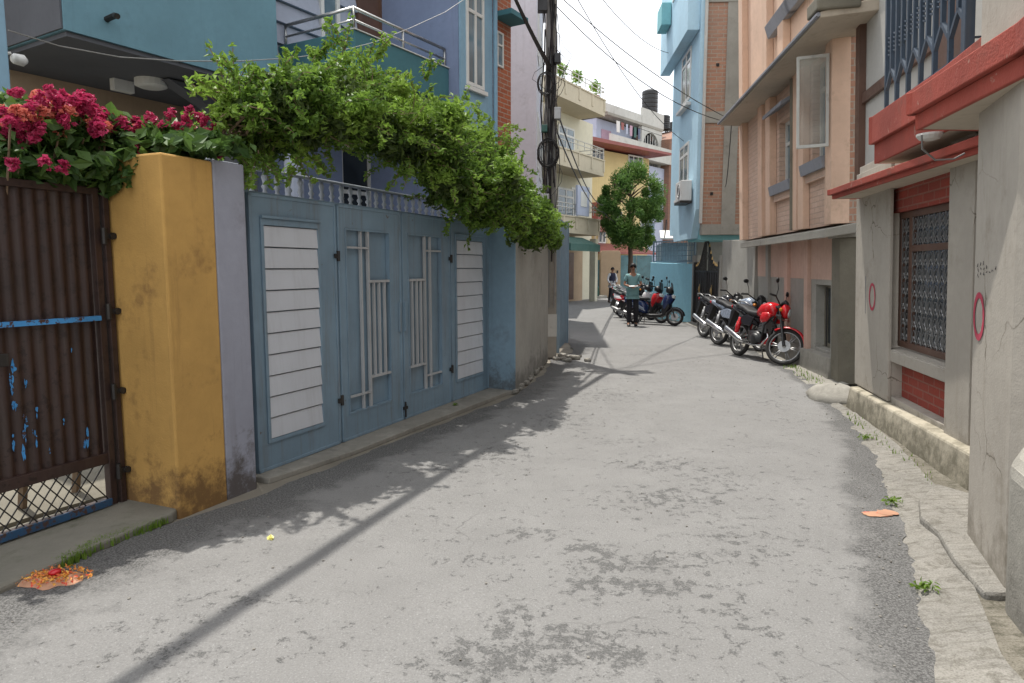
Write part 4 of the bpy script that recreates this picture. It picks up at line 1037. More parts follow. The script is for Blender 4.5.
for i, (x, lab) in enumerate(((.0,'leafy potted plant at the left of the roof balcony'),(1.5,'round potted plant in the middle of the roof balcony'),(3.4,'terracotta potted plant at the right end of the roof balcony'))):
    g_ = thing('potted_plant', lab, 'potted plant', (*FC.w(x,.25), 8.88), FC.rz, 'pots on the roof balcony')
    MB().lathe([(.12,0),(.18,.35),(.2,.36),(.2,.72)], 12).build('pot', M['redroof'] if i == 2 else M['conc'], g_)
    mb = MB(); leaf_cloud(mb, 220, ball((0,0,1.1), (.3,.3,.38), .1), .16, rr); mb.build('foliage', M['vine'], g_, recalc=False)

# yellow house with red metal roof
FH = Fr(4.2, 38.5, 46)
t = fthing('yellow_house', 'pale yellow house with a thin sloping red roof edge behind the tree', 'house', FH)
xa, za = FH.px(583,143,0); xb_, zb_ = FH.px(659,157,0)
MB().prism_y([(xa+.4,0),(xb_-.6,0),(xb_-.6,zb_-.15),(xa+.4,za-.1)], .3, 6).build('wall', M['yellowf'], t)
MB().prism_y([(xa-.3,za),(xb_,zb_),(xb_,zb_+.14),(xa-.3,za+.2)], -.9, 6.2).build('roof', M['redroof'], t)
for u0, u1, v0, v1 in ((591,604,147,160),(628,643,155,171)):
    a = FH.px(u0, v1, .29); b = FH.px(u1, v0+2, .29); f = window(t, a[0], b[0], a[1], b[1], .28, 'white', 'glassd', .09, 2, out=-1, depth=.02, bars=3)
a = FH.px(600, 247, 0)
for u0, u1 in ((598,606),(612,622),(640,648)):
    a = FH.px(u0, 243, .29); b = FH.px(u1, 212, .29); window(t, a[0], b[0], a[1], b[1], .28, 'white', 'glassd', .08, 1, out=-1, depth=.02)
a = FH.px(575, 248, -1); b = FH.px(652, 252, -1)
MB().hexa([(a[0],-1.4,2.35),(b[0],-1.4,2.35),(b[0],.29,2.9),(a[0],.29,2.9),(a[0],-1.4,2.45),(b[0],-1.4,2.45),(b[0],.29,3.0),(a[0],.29,3.0)]).build('red_awning', M['redroof'], t)
a = FH.px(595,230,-.3); b = FH.px(607,200,-.3); box('red_balcony', M['redroof'], t, a[0], b[0], -.5, .29, 3.6, 5.2)
mb = MB()
for k in range(15): x = a[0]-1.5+k*.35; mb.tube([(x,-.4,3.0),(x,-.4,3.7)], .02, 4)
mb.tube([(a[0]-1.5,-.4,3.7),(a[0]+3.4,-.4,3.7)], .025, 4); mb.build('railing', M['rwhite'], t)

# lilac house wing and white terraced building with brick flank
FT = Fr(6.3, 46, 40)
t = fthing('terraced_building', 'white terraced building with arched roof room, water tanks and brick flank', 'building', FT); t.scale = (1,1,.89)
def TX(u, v, y=0): return FT.px(u, v, y)
x0 = TX(606,180)[0]; x1 = TX(664,180)[0]
zt1 = TX(664,150)[1]; zt0 = TX(640,150)[1]
box('wall', M['lilac'], t, x0, x1, 0, 8, 0, 10.0)
box('terrace_slab', M['dirtywhite'], t, x0-.3, x1+.2, -.5, 3, 10.3, 10.6)
MB().wall(x0-.3, x1+.2, 10.6, 11.5, -.5, -.38).build('terrace_parapet', M['dirtywhite'], t)
box('upper_storey', M['lilac'], t, x0+.6, x1-2.8, 1.2, 7, 10.6, 13.0)
# arched room
n = 12; cx = x1-1.5; r_ = 1.15
arch = [(x1-2.9,9.9),(cx-r_,9.9),(cx-r_,11.6)]+[(cx-r_*math.cos(math.pi*k/n), 11.6+1.15*math.sin(math.pi*k/n)) for k in range(1, n)]+[(cx+r_,11.6),(cx+r_,9.9),(x1+.1,9.9),(x1+.1,13.1),(x1-2.9,13.1)]
MB().prism_y(arch, .3, .6).build('arched_wall', M['dirtywhite'], t)
box('room_back', M['glassd'], t, x1-2.8, x1, .9, 1.2, 9.9, 13.0)
mb = MB()
for k in range(7): x = cx-1.1+k*.37; mb.tube([(x,.4,9.9),(x,.4,12.7-abs(x-cx)*.5)], .03, 4)
mb.build('window_bars', M['white'], t)
box('roof_slab', M['conc'], t, x0+.5, x1+.2, .25, 7.4, 13.1, 13.3)
MB().wall(x0+.2, x1-3.0, 13.3, 13.9, .27, .4).build('roof_parapet', M['dirtywhite'], t)
MB().wall(x1-2.95, x1+.3, 13.3, 14.5, .27, .4).build('roof_parapet', M['dirtywhite'], t)
box('pink_wall', M['spray2'], t, x0+1.2, x0+2.4, 1.15, 1.19, 10.1, 12.3)
MB().prism([(x1+.01,-.4),(x1+3.6,-3.4),(x1+3.8,5),(x1+.01,7.9)], 0, [12.4,13.9,13.9,12.4]).build('brick_flank', M['brickfar'], t)
for u, v in ((652,222),(652,195)): a = TX(u,v,-.02); box('window', M['meshblue'], t, a[0]-.4, a[0]+.4, -.03, -.003, a[1]-.6, a[1]+.6)
cl = random.Random(6)
for k, (mm, cn) in enumerate((('white','white'),('redroof','dark red'),('lilac','pale lilac'),('spray2','pink'),('green','dark green'),('navyp','navy'))):   # washing on the terrace line
    x = x0+.6+k*.6; w_ = cl.uniform(.15,.3); h_ = cl.uniform(.4,.9); yy = -.52+.03*k
    o = MB().prism_y([(x-w_,12.5),(x-w_*.8,12.5-h_),(x+w_*.5,12.52-h_),(x+w_*.6,12.5)], yy-.02, yy).build('laundry', M[mm]); o.location = (FT.x, FT.y, 0); o.rotation_euler = (0,0,FT.rz); o.scale = (1,1,.89)
    tag(o, cn+' garment drying on the line of the far white terrace', 'laundry', 'washing on the far terrace')
MB().tube([(x0,-.5,12.5),(x1-1,-.3,12.5)], .02, 4).build('clothes_line', M['cable'], t)
for i, (u, lab) in enumerate(((650,'tall black water tank standing on the far white roof'),(663,'black water tank on the far roof right of the tall one'),(677,'low black water tank at the right edge of the far brick flank'))):
    a = TX(u, 100, 2); hz = (1.9, 1.0, 1.0)[i]; rz_ = (.62, .6, .6)[i]
    base = (14.6, 14.0, 13.9)[i]
    g_ = thing('water_tank', lab, 'water tank', (*FT.w(a[0], 2), 13.3*.89), 0, 'black water tanks on the far roof')
    p = [(rz_*.96,base-13.3)]
    for k in range(6): z = base-13.3+hz*(k+.2)/6; p += [(rz_, z), (rz_, z+hz*.1), (rz_*.95, z+hz*.14)]
    p += [(rz_*.6, base-13.3+hz*1.06), (rz_*.3, base-13.3+hz*1.1)]
    MB().lathe(p, 18).build('tank', M['black'], g_, smooth=False)
    mb = MB()
    for sx in (-1,1):
        for sy in (-1,1): mb.tube([(sx*rz_*.6,sy*rz_*.6,0),(sx*rz_*.6,sy*rz_*.6,base-13.3)], .06, 5)
    mb.box(-rz_,rz_,-rz_,rz_,base-13.36,base-13.3); mb.build('stand', M['iron'], g_)
MB().tube([(x0+.7,1,13.3),(x0+.7,1,15.2)], .03, 5).tube([(x0+.3,1,15.0),(x0+1.1,1,15.0)], .02, 4).build('antenna', M['iron'], t)

# walls and gates at the bend
F6 = Fr(3.9, 36.6, 88)
t = fthing('boundary_wall', 'tan rendered gate pier wall at the far bend of the lane', 'wall', F6)
a = F6.px(600,298); b = F6.px(620,298)
MB().prism_y([(a[0],0),(b[0],0),(b[0],2.38),(b[0]-.1,2.5),(a[0]+.12,2.5),(a[0],2.4)], 0, .5).build('wall_panel', M['tan'], t, bevel=.03)
box('lamp_switch', M['black'], t, b[0]-.2, b[0]-.12, -.03, -.003, 1.3, 1.45)
t = fthing('sheet_gate', 'weathered teal sheet metal gate right of the tan wall', 'gate', F6)
for k in range(2):
    q = b[0]+.03+k*.85; mb = frame_mb(q, q+.83, .05, 2.25, .05, .08, .14)
    mb.box(q+.05,q+.78,.10,.12,.1,2.2); mb.build('gate_leaf', M['sheetteal'], t)
t = fthing('sheet_fence', 'teal sheet metal fence panels left of the tan wall', 'fence', F6)
for k in range(3): q = a[0]-.9*(k+1); mb = frame_mb(q, q+.88, .05, 2.0, .05, .15, .2); mb.box(q+.05,q+.83,.17,.185,.1,1.95); mb.build('fence_panel', M['sheetteal'], t)
t = fthing('boundary_wall', 'low yellowish wall right of the teal sheet gate', 'wall', F6)
MB().box(b[0]+1.8,b[0]+6,.1,.35,0,1.9).build('wall_panel', M['beige'], t)
# pavement railing and blue tarp bundle near the shop
t = fthing('handrail', 'thin grey pipe railing on the far pavement edge', 'railing', Fr(1.9, 34.6, 60))
mb = MB()
for x in (0,.8,1.6,2.4): mb.tube([(x,0,.14),(x,0,1.05)], .025, 5)
mb.tube([(0,0,1.05),(2.4,0,1.05)], .02, 5); mb.tube([(0,0,.6),(2.4,0,.6)], .015, 5); mb.build('rail', M['alu'], t)
t = thing('market_stall', 'small dark stall heaped with blue tarpaulin on the far pavement', 'stall', (3.9, 35.6, .14))
box('counter', M['green'], t, -.6, .6, -.3, .3, 0, .45, .02)
MB().loft([(-.55,0,.5,.02,.02),(-.4,0,.55,.25,.14),(0,0,.62,.3,.22),(.35,0,.56,.24,.15),(.55,0,.5,.02,.02)], 10).build('tarpaulin', M['bluep'], t, smooth=True)
# ------------------------------------------------------------------ motorcycles and scooters
def wheel(parent, name, c, r, X=None, spokes=6, tw=.05, disc=True):
    """a wheel in the xz plane at c: tyre as the part, rim and disc as its pieces"""
    def mk():
        m = MB(); m.X = X; return m
    w = mk().torus(c, r-tw*.55, tw*.62, 28, 8, 1.0).build(name, M['rubber'], parent, smooth=True)
    m = mk(); m.torus(c, r-tw*1.25, .014, 28, 6, 1.5); m.lathe([(.03,-.06),(.045,-.03),(.045,.03),(.03,.06)], 12, c, 'y')
    for k in range(spokes):
        a = 2*math.pi*k/spokes; ca, sa = math.cos(a), math.sin(a)
        for o in (-.12, .12):
            m.tube([(c[0]+.03*math.cos(a), c[1], c[2]+.03*math.sin(a)), (c[0]+(r-tw*1.3)*math.cos(a+o), c[1], c[2]+(r-tw*1.3)*math.sin(a+o))], .011, 4)
    m.build('rim', M['alu'], w, smooth=True)
    if disc:
        m = mk(); m.lathe([(.05,-.055),(.10,-.055),(.10,-.05),(.05,-.05)], 20, c, 'y'); m.build('brake_disc', M['alu'], w)
    return w
def placed(name, label, cat, rear, front, base, lean=R(-7), group=None):
    th = math.atan2(front[1]-rear[1], front[0]-rear[0])
    o = thing(name, label, cat, (rear[0], rear[1], .004), th, group); o.rotation_euler = (lean, 0, th); return o
def mirror_part(parent, X, sx, base, top):
    m = MB(); m.X = X; m.tube([base, ((base[0]+top[0])/2+.02, (base[1]+top[1])/2, (base[2]+top[2])/2), top], .006, 5)
    m.loft([(top[0]-.012,top[1]+.02*sx,top[2]+.01,.01,.01),(top[0]-.01,top[1]+.02*sx,top[2]+.015,.065,.042),(top[0]+.01,top[1]+.02*sx,top[2]+.015,.06,.038),(top[0]+.02,top[1]+.02*sx,top[2]+.015,.02,.015)], 12)
    return m.build('mirror', M['black'], parent, smooth=True)
def motorcycle(label, rear, front, col, tail, steer=0, group=None, fair=True, mud=None, rad=.305):
    t = placed('motorcycle', label, 'motorcycle', rear, front, 1.3, group=group)
    WB = 1.30; A = (WB, 0, rad); H0 = Vector((1.03, 0, .92)); ax = (Vector(A)-H0); axd = Vector((.40,0,-.92)).normalized()
    X = Matrix.Translation(H0) @ Matrix.Rotation(steer, 4, -axd) @ Matrix.Translation(-H0)
    def mx():
        m = MB(); m.X = X; return m
    wheel(t, 'rear_wheel', (0,0,rad), rad, None, 6, .06); wheel(t, 'front_wheel', A, rad, X, 6, .05)
    m = mx()
    for s_ in (-.085,.085): m.tube([(WB,s_,rad),(WB-.14,s_,rad+.33)], .024, 8); m.tube([(WB-.14,s_,rad+.33),(1.02,s_,.95)], .017, 8)
    m.box(.98,1.06,-.11,.11,.90,.93); m.box(1.03,1.12,-.11,.11,.76,.79); fk = m.build('fork', M['black'], t, smooth=False)
    m = mx(); n = 9; vs = []; fs = []
    for i in range(n+1):
        a = R(20+115*i/n); q = rad+.028
        for s_, dz in ((-.075,-.03),(-.05,.0),(0,.012),(.05,.0),(.075,-.03)): vs.append((A[0]+(q+dz)*math.cos(a), s_, A[2]+(q+dz)*math.sin(a)))
    for i in range(n):
        for k in range(4): fs.append((i*5+k,i*5+k+1,i*5+k+6,i*5+k+5))
    m.add(vs, fs); fo = m.build('front_fender', M[mud or col], t, smooth=True, recalc=False); sd = fo.modifiers.new('sol','SOLIDIFY'); sd.thickness = .006
    m = mx(); m.tube([(.93,-.36,1.03),(.98,-.27,1.05),(1.03,-.09,.97),(1.03,.09,.97),(.98,.27,1.05),(.93,.36,1.03)], .012, 8); hb = m.build('handlebar', M['black'], t, smooth=True)
    for s_ in (-1, 1):
        m = mx(); m.tube([(.98,.27*s_,1.05),(.92,.38*s_,1.03)], .019, 8); m.build('grip', M['rubber'], hb)
        mirror_part(t, X, s_, (.98,.24*s_,1.06), (.96,.34*s_,1.27))
        m = mx(); m.lathe([(.01,-.03),(.028,-.02),(.028,.02),(.01,.035)], 10, (1.10,.17*s_,.86), 'y'); m.build('turn_signal', M['amber'], t, smooth=True)
    # headlight and small cowl
    m = mx(); m.loft([(1.06,0,.91,.06,.06),(1.10,0,.90,.10,.12),(1.16,0,.885,.105,.115),(1.20,0,.87,.085,.085)], 14); hd = m.build('headlight', M[col] if fair else M['black'], t, smooth=True)
    m = mx(); m.loft([(1.198,0,.87,.08,.078),(1.215,0,.868,.07,.065),(1.222,0,.866,.04,.035)], 14); m.build('lens', M['lens'], hd, smooth=True)
    m = mx(); m.loft([(1.04,0,1.00,.07,.03),(1.09,0,1.03,.09,.05),(1.14,0,1.0,.075,.045),(1.17,0,.96,.03,.01)], 10); m.build('instrument_cowl', M['black'], t, smooth=True)
    m = mx(); m.box(1.222,1.228,-.05,.05,.72,.76); m.box(1.12,1.225,-.015,.015,.735,.745); m.build('number_plate', M['redroof'], t)
    # tank, seat, side panels, tail
    MB().loft([(.50,0,.80,.05,.04),(.54,0,.82,.10,.08),(.66,0,.86,.145,.125),(.82,0,.885,.155,.135),(.93,0,.88,.12,.11),(.99,0,.86,.06,.05)], 16, 2.6).build('fuel_tank', M[col], t, smooth=True)
    for s_ in (-1,1): MB().loft([(.72,.13*s_,.72,.02,.03),(.80,.155*s_,.74,.035,.09),(.94,.16*s_,.76,.03,.08),(1.0,.13*s_,.80,.01,.02)], 10).build('tank_shroud', M[col] if fair else M['black'], t, smooth=True)
    MB().loft([(-.18,0,.90,.05,.02),(-.12,0,.90,.10,.045),(.12,0,.865,.125,.05),(.30,0,.80,.13,.05),(.48,0,.79,.10,.05),(.56,0,.81,.06,.03)], 14, 3).build('seat', M['seat'], t, smooth=True)
    for s_ in (-1,1): MB().prism_y([(.05,.70),(.18,.58),(.42,.56),(.50,.72),(.30,.77)], .09*s_, .125*s_).build('side_panel', M[tail], t, bevel=.012)
    MB().loft([(-.36,0,.90,.03,.02),(-.28,0,.88,.07,.05),(-.05,0,.81,.10,.06),(.15,0,.77,.10,.05)], 12, 2.6).build('tail_cowl', M[tail], t, smooth=True)
    MB().loft([(-.395,0,.88,.03,.02),(-.36,0,.88,.05,.035),(-.33,0,.88,.05,.035)], 10).build('tail_light', M['redp'], t, smooth=True)
    MB().tube([(-.30,-.10,.93),(-.33,-.10,.99),(-.20,-.11,.99),(-.02,-.12,.93)], .012, 6).tube([(-.30,.10,.93),(-.33,.10,.99),(-.20,.11,.99),(-.02,.12,.93)], .012, 6).tube([(-.33,-.1,.99),(-.33,.1,.99)], .012, 6).build('grab_rail', M['alu'], t, smooth=True)
    MB().prism_y([(-.34,.82),(-.20,.82),(-.33,.50),(-.38,.50)], -.06, .06).build('rear_fender', M['black'], t, bevel=.01)
    # frame, engine, exhaust
    m = MB(); 
    for s_ in (-.09,.09):
        m.tube([(1.02,0,.88),(.80,s_,.62),(.75,s_,.28),(.42,s_,.26),(.36,s_,.62),(-.05,s_,.80)], .017, 6); m.tube([(0,s_*1.05,rad),(.40,s_,.40)], .02, 6)
    m.build('frame', M['black'], t, smooth=True)
    for s_ in (-1,1): MB().tube([(.02,.12*s_,rad+.03),(.10,.12*s_,.70)], [.03,.03], 8).tube([(.035,.12*s_,.40),(.08,.12*s_,.62)], .042, 8).build('shock_absorber', M['redp'] if col=='redp' else M['alu'], t, smooth=True)
    m = MB(); m.loft([(.38,0,.40,.09,.09),(.42,0,.40,.13,.13),(.62,0,.38,.14,.13),(.72,0,.37,.09,.10)], 12, 2.8); m.lathe([(.04,-.155),(.10,-.15),(.10,.15),(.04,.155)], 16, (.60,0,.36), 'y')
    en = m.build('engine', M['black'], t, smooth=True)
    m = MB()
    for k in range(6): z = .50+k*.028; m.box(.60+.012*k,.78+.012*k,-.085,.085,z,z+.014)
    m.box(.66,.80,-.05,.05,.48,.68); m.build('cylinder', M['alu'], en)
    m = MB(); m.tube([(.80,-.03,.55),(.90,-.06,.42),(.80,-.11,.27),(.55,-.13,.25),(.32,-.15,.28)], .018, 8)
    ex = m.build('exhaust', M['chrome'], t, smooth=True)
    MB().tube([(.36,-.16,.28),(.26,-.17,.31),(-.18,-.19,.47),(-.22,-.19,.485)], [.028,.05,.055,.035], 12).build('silencer', M['chrome'], ex, smooth=True)
    MB().prism_y([(.52,.24),(.86,.30),(.93,.42),(.80,.34),(.55,.31)], -.08, .08).build('belly_pan', M[col] if fair else M['black'], t, bevel=.012)
    m = MB(); m.tube([(.42,-.24,.30),(.42,.24,.30)], .014, 6); m.tube([(.5,.10,.26),(.44,.24,.0)], .012, 6)
    m.tube([(.12,-.2,.40),(.12,-.1,.42)], .012, 6); m.build('footpegs', M['alu'], t)
    return t
def scooter(label, rear, front, col, col2, steer=0, group=None):
    t = placed('scooter', label, 'scooter', rear, front, 1.2, lean=R(-5), group=group); rad = .235; WB = 1.18
    H0 = Vector((1.0,0,.92)); axd = Vector((.35,0,-.94)).normalized(); A = (WB,0,rad)
    X = Matrix.Translation(H0) @ Matrix.Rotation(steer, 4, -axd) @ Matrix.Translation(-H0)
    def mx():
        m = MB(); m.X = X; return m
    wheel(t, 'rear_wheel', (0,0,rad), rad, None, 5, .055); wheel(t, 'front_wheel', A, rad, X, 5, .055)
    m = mx(); n = 8; vs = []; fs = []
    for i in range(n+1):
        a = R(10+140*i/n); q = rad+.035
        for s_, dz in ((-.085,-.07),(-.07,-.005),(0,.015),(.07,-.005),(.085,-.07)): vs.append((A[0]+(q+dz)*math.cos(a), s_, A[2]+(q+dz)*math.sin(a)))
    for i in range(n):
        for k in range(4): fs.append((i*5+k,i*5+k+1,i*5+k+6,i*5+k+5))
    m.add(vs, fs); fo = m.build('front_fender', M['blackp'], t, smooth=True, recalc=False); sd = fo.modifiers.new('sol','SOLIDIFY'); sd.thickness = .008
    m = mx(); m.tube([(WB,.09,rad),(WB-.1,.07,.5)], .02, 6); m.tube([(WB,-.09,rad),(WB-.1,-.07,.5)], .02, 6); m.build('fork', M['black'], t)
    MB().loft([(.86,0,.60,.15,.20),(.92,0,.62,.19,.24),(1.0,0,.68,.17,.19),(1.08,0,.74,.12,.12),(1.14,0,.77,.06,.06)], 14, 3).build('front_apron', M[col], t, smooth=True)
    MB().prism_y([(.80,.26),(.90,.26),(1.05,.50),(1.03,.74),(.86,.74)], -.15, .15).build('leg_shield', M['black'], t, bevel=.04)
    h = MB().loft([(1.08,0,.80,.10,.06),(1.13,0,.79,.10,.055),(1.155,0,.78,.06,.03)], 12).build('headlight', M['lens'], t, smooth=True)
    m = mx(); m.loft([(.90,0,.97,.12,.06),(.98,0,.97,.17,.10),(1.06,0,.95,.14,.09),(1.10,0,.92,.06,.04)], 12); m.build('instrument_cowl', M['black'], t, smooth=True)
    m = mx(); m.prism_y([(1.04,.98),(1.10,.94),(1.06,1.16),(1.02,1.18)], -.10, .10); m.build('windscreen', M['blackp'], t, bevel=.01)
    m = mx(); m.tube([(.88,-.35,1.0),(.94,-.2,1.02),(.94,.2,1.02),(.88,.35,1.0)], .013, 6); hb = m.build('handlebar', M['black'], t, smooth=True)
    for s_ in (-1,1):
        m = mx(); m.tube([(.93,.24*s_,1.02),(.88,.36*s_,1.0)], .02, 8); m.build('grip', M['rubber'], hb)
        mirror_part(t, X, s_, (.93,.2*s_,1.03), (.92,.3*s_,1.25))
    MB().loft([(.30,0,.27,.14,.06),(.5,0,.25,.17,.05),(.8,0,.26,.17,.05),(.93,0,.36,.14,.08)], 12, 3.5).build('floorboard', M['black'], t, smooth=True)
    MB().loft([(-.36,0,.74,.04,.03),(-.28,0,.68,.11,.10),(-.05,0,.58,.155,.15),(.18,0,.52,.165,.19),(.33,0,.46,.15,.17),(.38,0,.42,.10,.12)], 14, 2.8).build('body_panel', M[col], t, smooth=True)
    for s_ in (-1,1): MB().prism_y([(-.22,.60),(.1,.48),(.36,.36),(.30,.46),(.05,.60)], .150*s_, .172*s_).build('side_stripe', M[col2], t, bevel=.006)
    MB().loft([(-.34,0,.81,.05,.02),(-.25,0,.80,.12,.045),(.0,0,.745,.14,.05),(.2,0,.72,.145,.05),(.36,0,.72,.10,.045),(.42,0,.71,.05,.02)], 12, 3).build('seat', M['seat'], t, smooth=True)
    MB().tube([(-.1,-.12,.84),(-.36,-.1,.92),(-.38,0,.93),(-.36,.1,.92),(-.1,.12,.84)], .014, 6).build('grab_rail', M['alu'], t, smooth=True)
    MB().loft([(-.39,0,.72,.03,.03),(-.36,0,.72,.08,.04)], 10).build('tail_light', M['redp'], t, smooth=True)
    MB().loft([(-.08,.02,.26,.1,.07),(.1,.02,.28,.11,.1),(.3,0,.3,.08,.08)], 10).build('engine', M['black'], t, smooth=True)
    MB().tube([(.2,-.14,.22),(.0,-.17,.24),(-.26,-.18,.32),(-.3,-.18,.33)], [.02,.05,.05,.03], 10).build('exhaust', M['alu'], t, smooth=True)
    MB().prism_y([(-.36,.60),(-.28,.62),(-.40,.36),(-.44,.36)], -.09, .09).build('rear_fender', M['black'], t)
    MB().tube([(.25,.12,.22),(.2,.2,.0)], .012, 5).tube([(.25,-.12,.22),(.2,-.2,.0)], .012, 5).build('stand', M['alu'], t)
    return t
gA = 'motorcycles parked against the grey wall'; gB = 'two wheelers parked at the light blue wall'
motorcycle('glossy red motorcycle nearest the camera by the grey plinth', (4.12,12.36), (4.42,11.14), 'redp', 'blackp', R(42), gA)
motorcycle('silver blue motorcycle tucked directly behind the red one', (4.27,14.1), (4.72,12.95), 'silverp', 'silverp', R(10), gA, fair=False, mud='black')
motorcycle('black motorcycle with maroon side panel in front of the iron gate', (4.42,15.7), (4.74,14.5), 'blackp', 'blackp', R(20), gA, fair=False, mud='blackp')
scooter('navy blue scooter closest to the light blue wall', (3.5,19.45), (4.42,18.85), 'navyp', 'silverp', R(15), gB)
scooter('red and white scooter second in the row behind the navy one', (3.55,20.6), (4.3,19.75), 'redp', 'whitep', R(15), gB)
scooter('white scooter third in the row by the light blue wall', (3.5,21.8), (4.2,21.0), 'whitep', 'redp', R(10), gB)
motorcycle('dark motorcycle with chrome exhaust at the far end of the row', (3.6,23.2), (4.25,22.2), 'blackp', 'greenp', R(10), gB, fair=False, mud='blackp')
motorcycle('faded silver motorcycle last in the row behind the walking man', (3.8,24.6), (4.5,23.6), 'silverp', 'silverp', R(10), gB, fair=False, mud='black')

# ------------------------------------------------------------------ people
def skin_mesh(name, J, E, mat, parent, sub=1):
    """J: name -> (x,y,z,rx[,ry]); E: pairs.  One continuous surface."""
    keys = list(J); me = bpy.data.meshes.new(name)
    me.from_pydata([J[k][:3] for k in keys], [(keys.index(a), keys.index(b)) for a, b in E], [])
    o = bpy.data.objects.new(name, me); COL.objects.link(o)
    sk = o.modifiers.new('skin', 'SKIN'); sk.use_smooth_shade = True
    for i, k in enumerate(keys):
        r = J[k]; d = me.skin_vertices[0].data[i]; d.radius = (r[3], r[4] if len(r) > 4 else r[3])
    me.skin_vertices[0].data[0].use_root = True
    sb = o.modifiers.new('sub', 'SUBSURF'); sb.levels = sub; sb.render_levels = sub
    dg = bpy.context.evaluated_depsgraph_get(); em = bpy.data.meshes.new_from_object(o.evaluated_get(dg))
    bpy.data.objects.remove(o); em.name = name; em.materials.clear(); em.materials.append(mat)
    em.polygons.foreach_set('use_smooth', [True]*len(em.polygons))
    q = bpy.data.objects.new(name, em); COL.objects.link(q); q.parent = parent; return q
def person(label, loc, rz, h, top, pants, hands, legs, head_tilt=.03, vest=None, sleeve='short'):
    """faces local -y; hands: dict L/R -> (elbow, wrist); legs: L/R -> (knee, ankle) in units of 1.75 m height"""
    t = thing('person', label, 'person', loc, rz); t.scale = (h/1.75,)*3
    J = {'pelvis':(0,0,.93,.13,.10)}; E = []
    def add(k, p, r, frm): J[k] = (*p, *(r if isinstance(r, tuple) else (r,))); E.append((frm, k))
    add('waist', (0,0,1.06), (.125,.095), 'pelvis'); add('chest', (0,0,1.28), (.14,.10), 'waist'); add('upper', (0,.0,1.42), (.12,.08), 'chest')
    add('neck', (0,.0,1.50), .052, 'upper'); ht = head_tilt
    add('jaw', (0,-.02-ht,1.57), (.055,.062), 'neck'); add('face', (0,-.02-ht*1.2,1.64), (.070,.088), 'jaw'); add('crown', (0,-.005-ht,1.705), (.062,.075), 'face')
    add('nose', (0,-.115-ht*1.4,1.625), .011, 'face')
    for s_, k in ((1,'L'),(-1,'R')):
        add('sh'+k, (.165*s_,0,1.42), .046, 'upper'); el, wr = hands[k]
        add('el'+k, el, .038, 'sh'+k); add('wr'+k, wr, .025, 'el'+k)
        d = (Vector(wr)-Vector(el)).normalized(); side = d.cross(Vector((0,0,1)));
        if side.length < .1: side = Vector((1,0,0))
        side.normalize(); w = Vector(wr)
        pl = w+d*.06; add('pa'+k, tuple(pl), (.024,.018), 'wr'+k)
        for i in range(4):
            f0 = pl+side*(i-1.5)*.019+d*.02; ln = (.065,.075,.07,.055)[i]
            add('f%d%s'%(i,k), tuple(f0+d*ln*.5), .009, 'pa'+k); add('g%d%s'%(i,k), tuple(f0+d*ln-Vector((0,0,.02))), .007, 'f%d%s'%(i,k))
        add('th'+k, tuple(w+d*.045+side*.035*(-s_)), .009, 'pa'+k); add('tj'+k, tuple(w+d*.08+side*.045*(-s_)), .008, 'th'+k)
        kn, an = legs[k]
        add('hip'+k, (.085*s_,0,.88), .075, 'pelvis'); add('kn'+k, kn, .055, 'hip'+k); add('an'+k, an, .036, 'kn'+k)
        add('toe'+k, (an[0]+.02*s_,an[1]-.15,.035), .03, 'an'+k)
    skin_mesh('body', J, E, M['skin'], t)
    def sub(keys, grow, name, mat, extra=None):
        JJ = {}; EE = []
        for k in keys: v = J[k]; g_ = grow; JJ[k] = (*v[:3], v[3]+g_, (v[4] if len(v) > 4 else v[3])+g_)
        if extra:
            for k, v in extra.items(): JJ[k] = v
        for a, b in E:
            if a in JJ and b in JJ: EE.append((a, b))
        return JJ, EE
    keys = ['pelvis','waist','chest','upper','shL','shR']
    JJ, EE = sub(keys, .017, 'shirt', top)
    JJ['pelvis'] = (0,0,.93,.185,.135); JJ['hem'] = (0,0,.87,.185,.145); EE.append(('pelvis','hem')); JJ['col'] = (0,0,1.492,.066,.066); JJ['upper'] = (0,0,1.42,.135,.10); EE.append(('upper','col'))
    for k in 'LR':
        e = Vector(J['el'+k][:3]); s0 = Vector(J['sh'+k][:3])
        if sleeve == 'short': p = s0.lerp(e, .72); JJ['cf'+k] = (*p, .062); EE.append(('sh'+k, 'cf'+k))
        else: JJ['el'+k] = (*e, .05); JJ['wr'+k] = (*J['wr'+k][:3], .036); EE += [('sh'+k,'el'+k),('el'+k,'wr'+k)]
    skin_mesh('shirt', JJ, EE, M[top], t)
    if vest:
        JJ, EE = sub(['pelvis','waist','chest','upper'], .055, 'vest', vest); JJ['pelvis'] = (0,0,.95,.215,.16)
        for k, s_ in (('L',1),('R',-1)): JJ['v'+k] = (.11*s_,0,1.42,.095); EE.append(('upper','v'+k))
        skin_mesh('vest', JJ, EE, M[vest], t)
    JJ = {'pelvis':(0,0,.96,.13,.10)}; EE = []
    for k, s_ in (('L',1),('R',-1)):
        for q, g_ in (('hip',.016),('kn',.028),('an',.03)): v = J[q+k]; JJ[q+k] = (v[0],v[1],v[2] + (-.02 if q == 'an' else 0),v[3]+g_)
        EE += [('pelvis','hip'+k),('hip'+k,'kn'+k),('kn'+k,'an'+k)]
    skin_mesh('trousers', JJ, EE, M[pants], t)
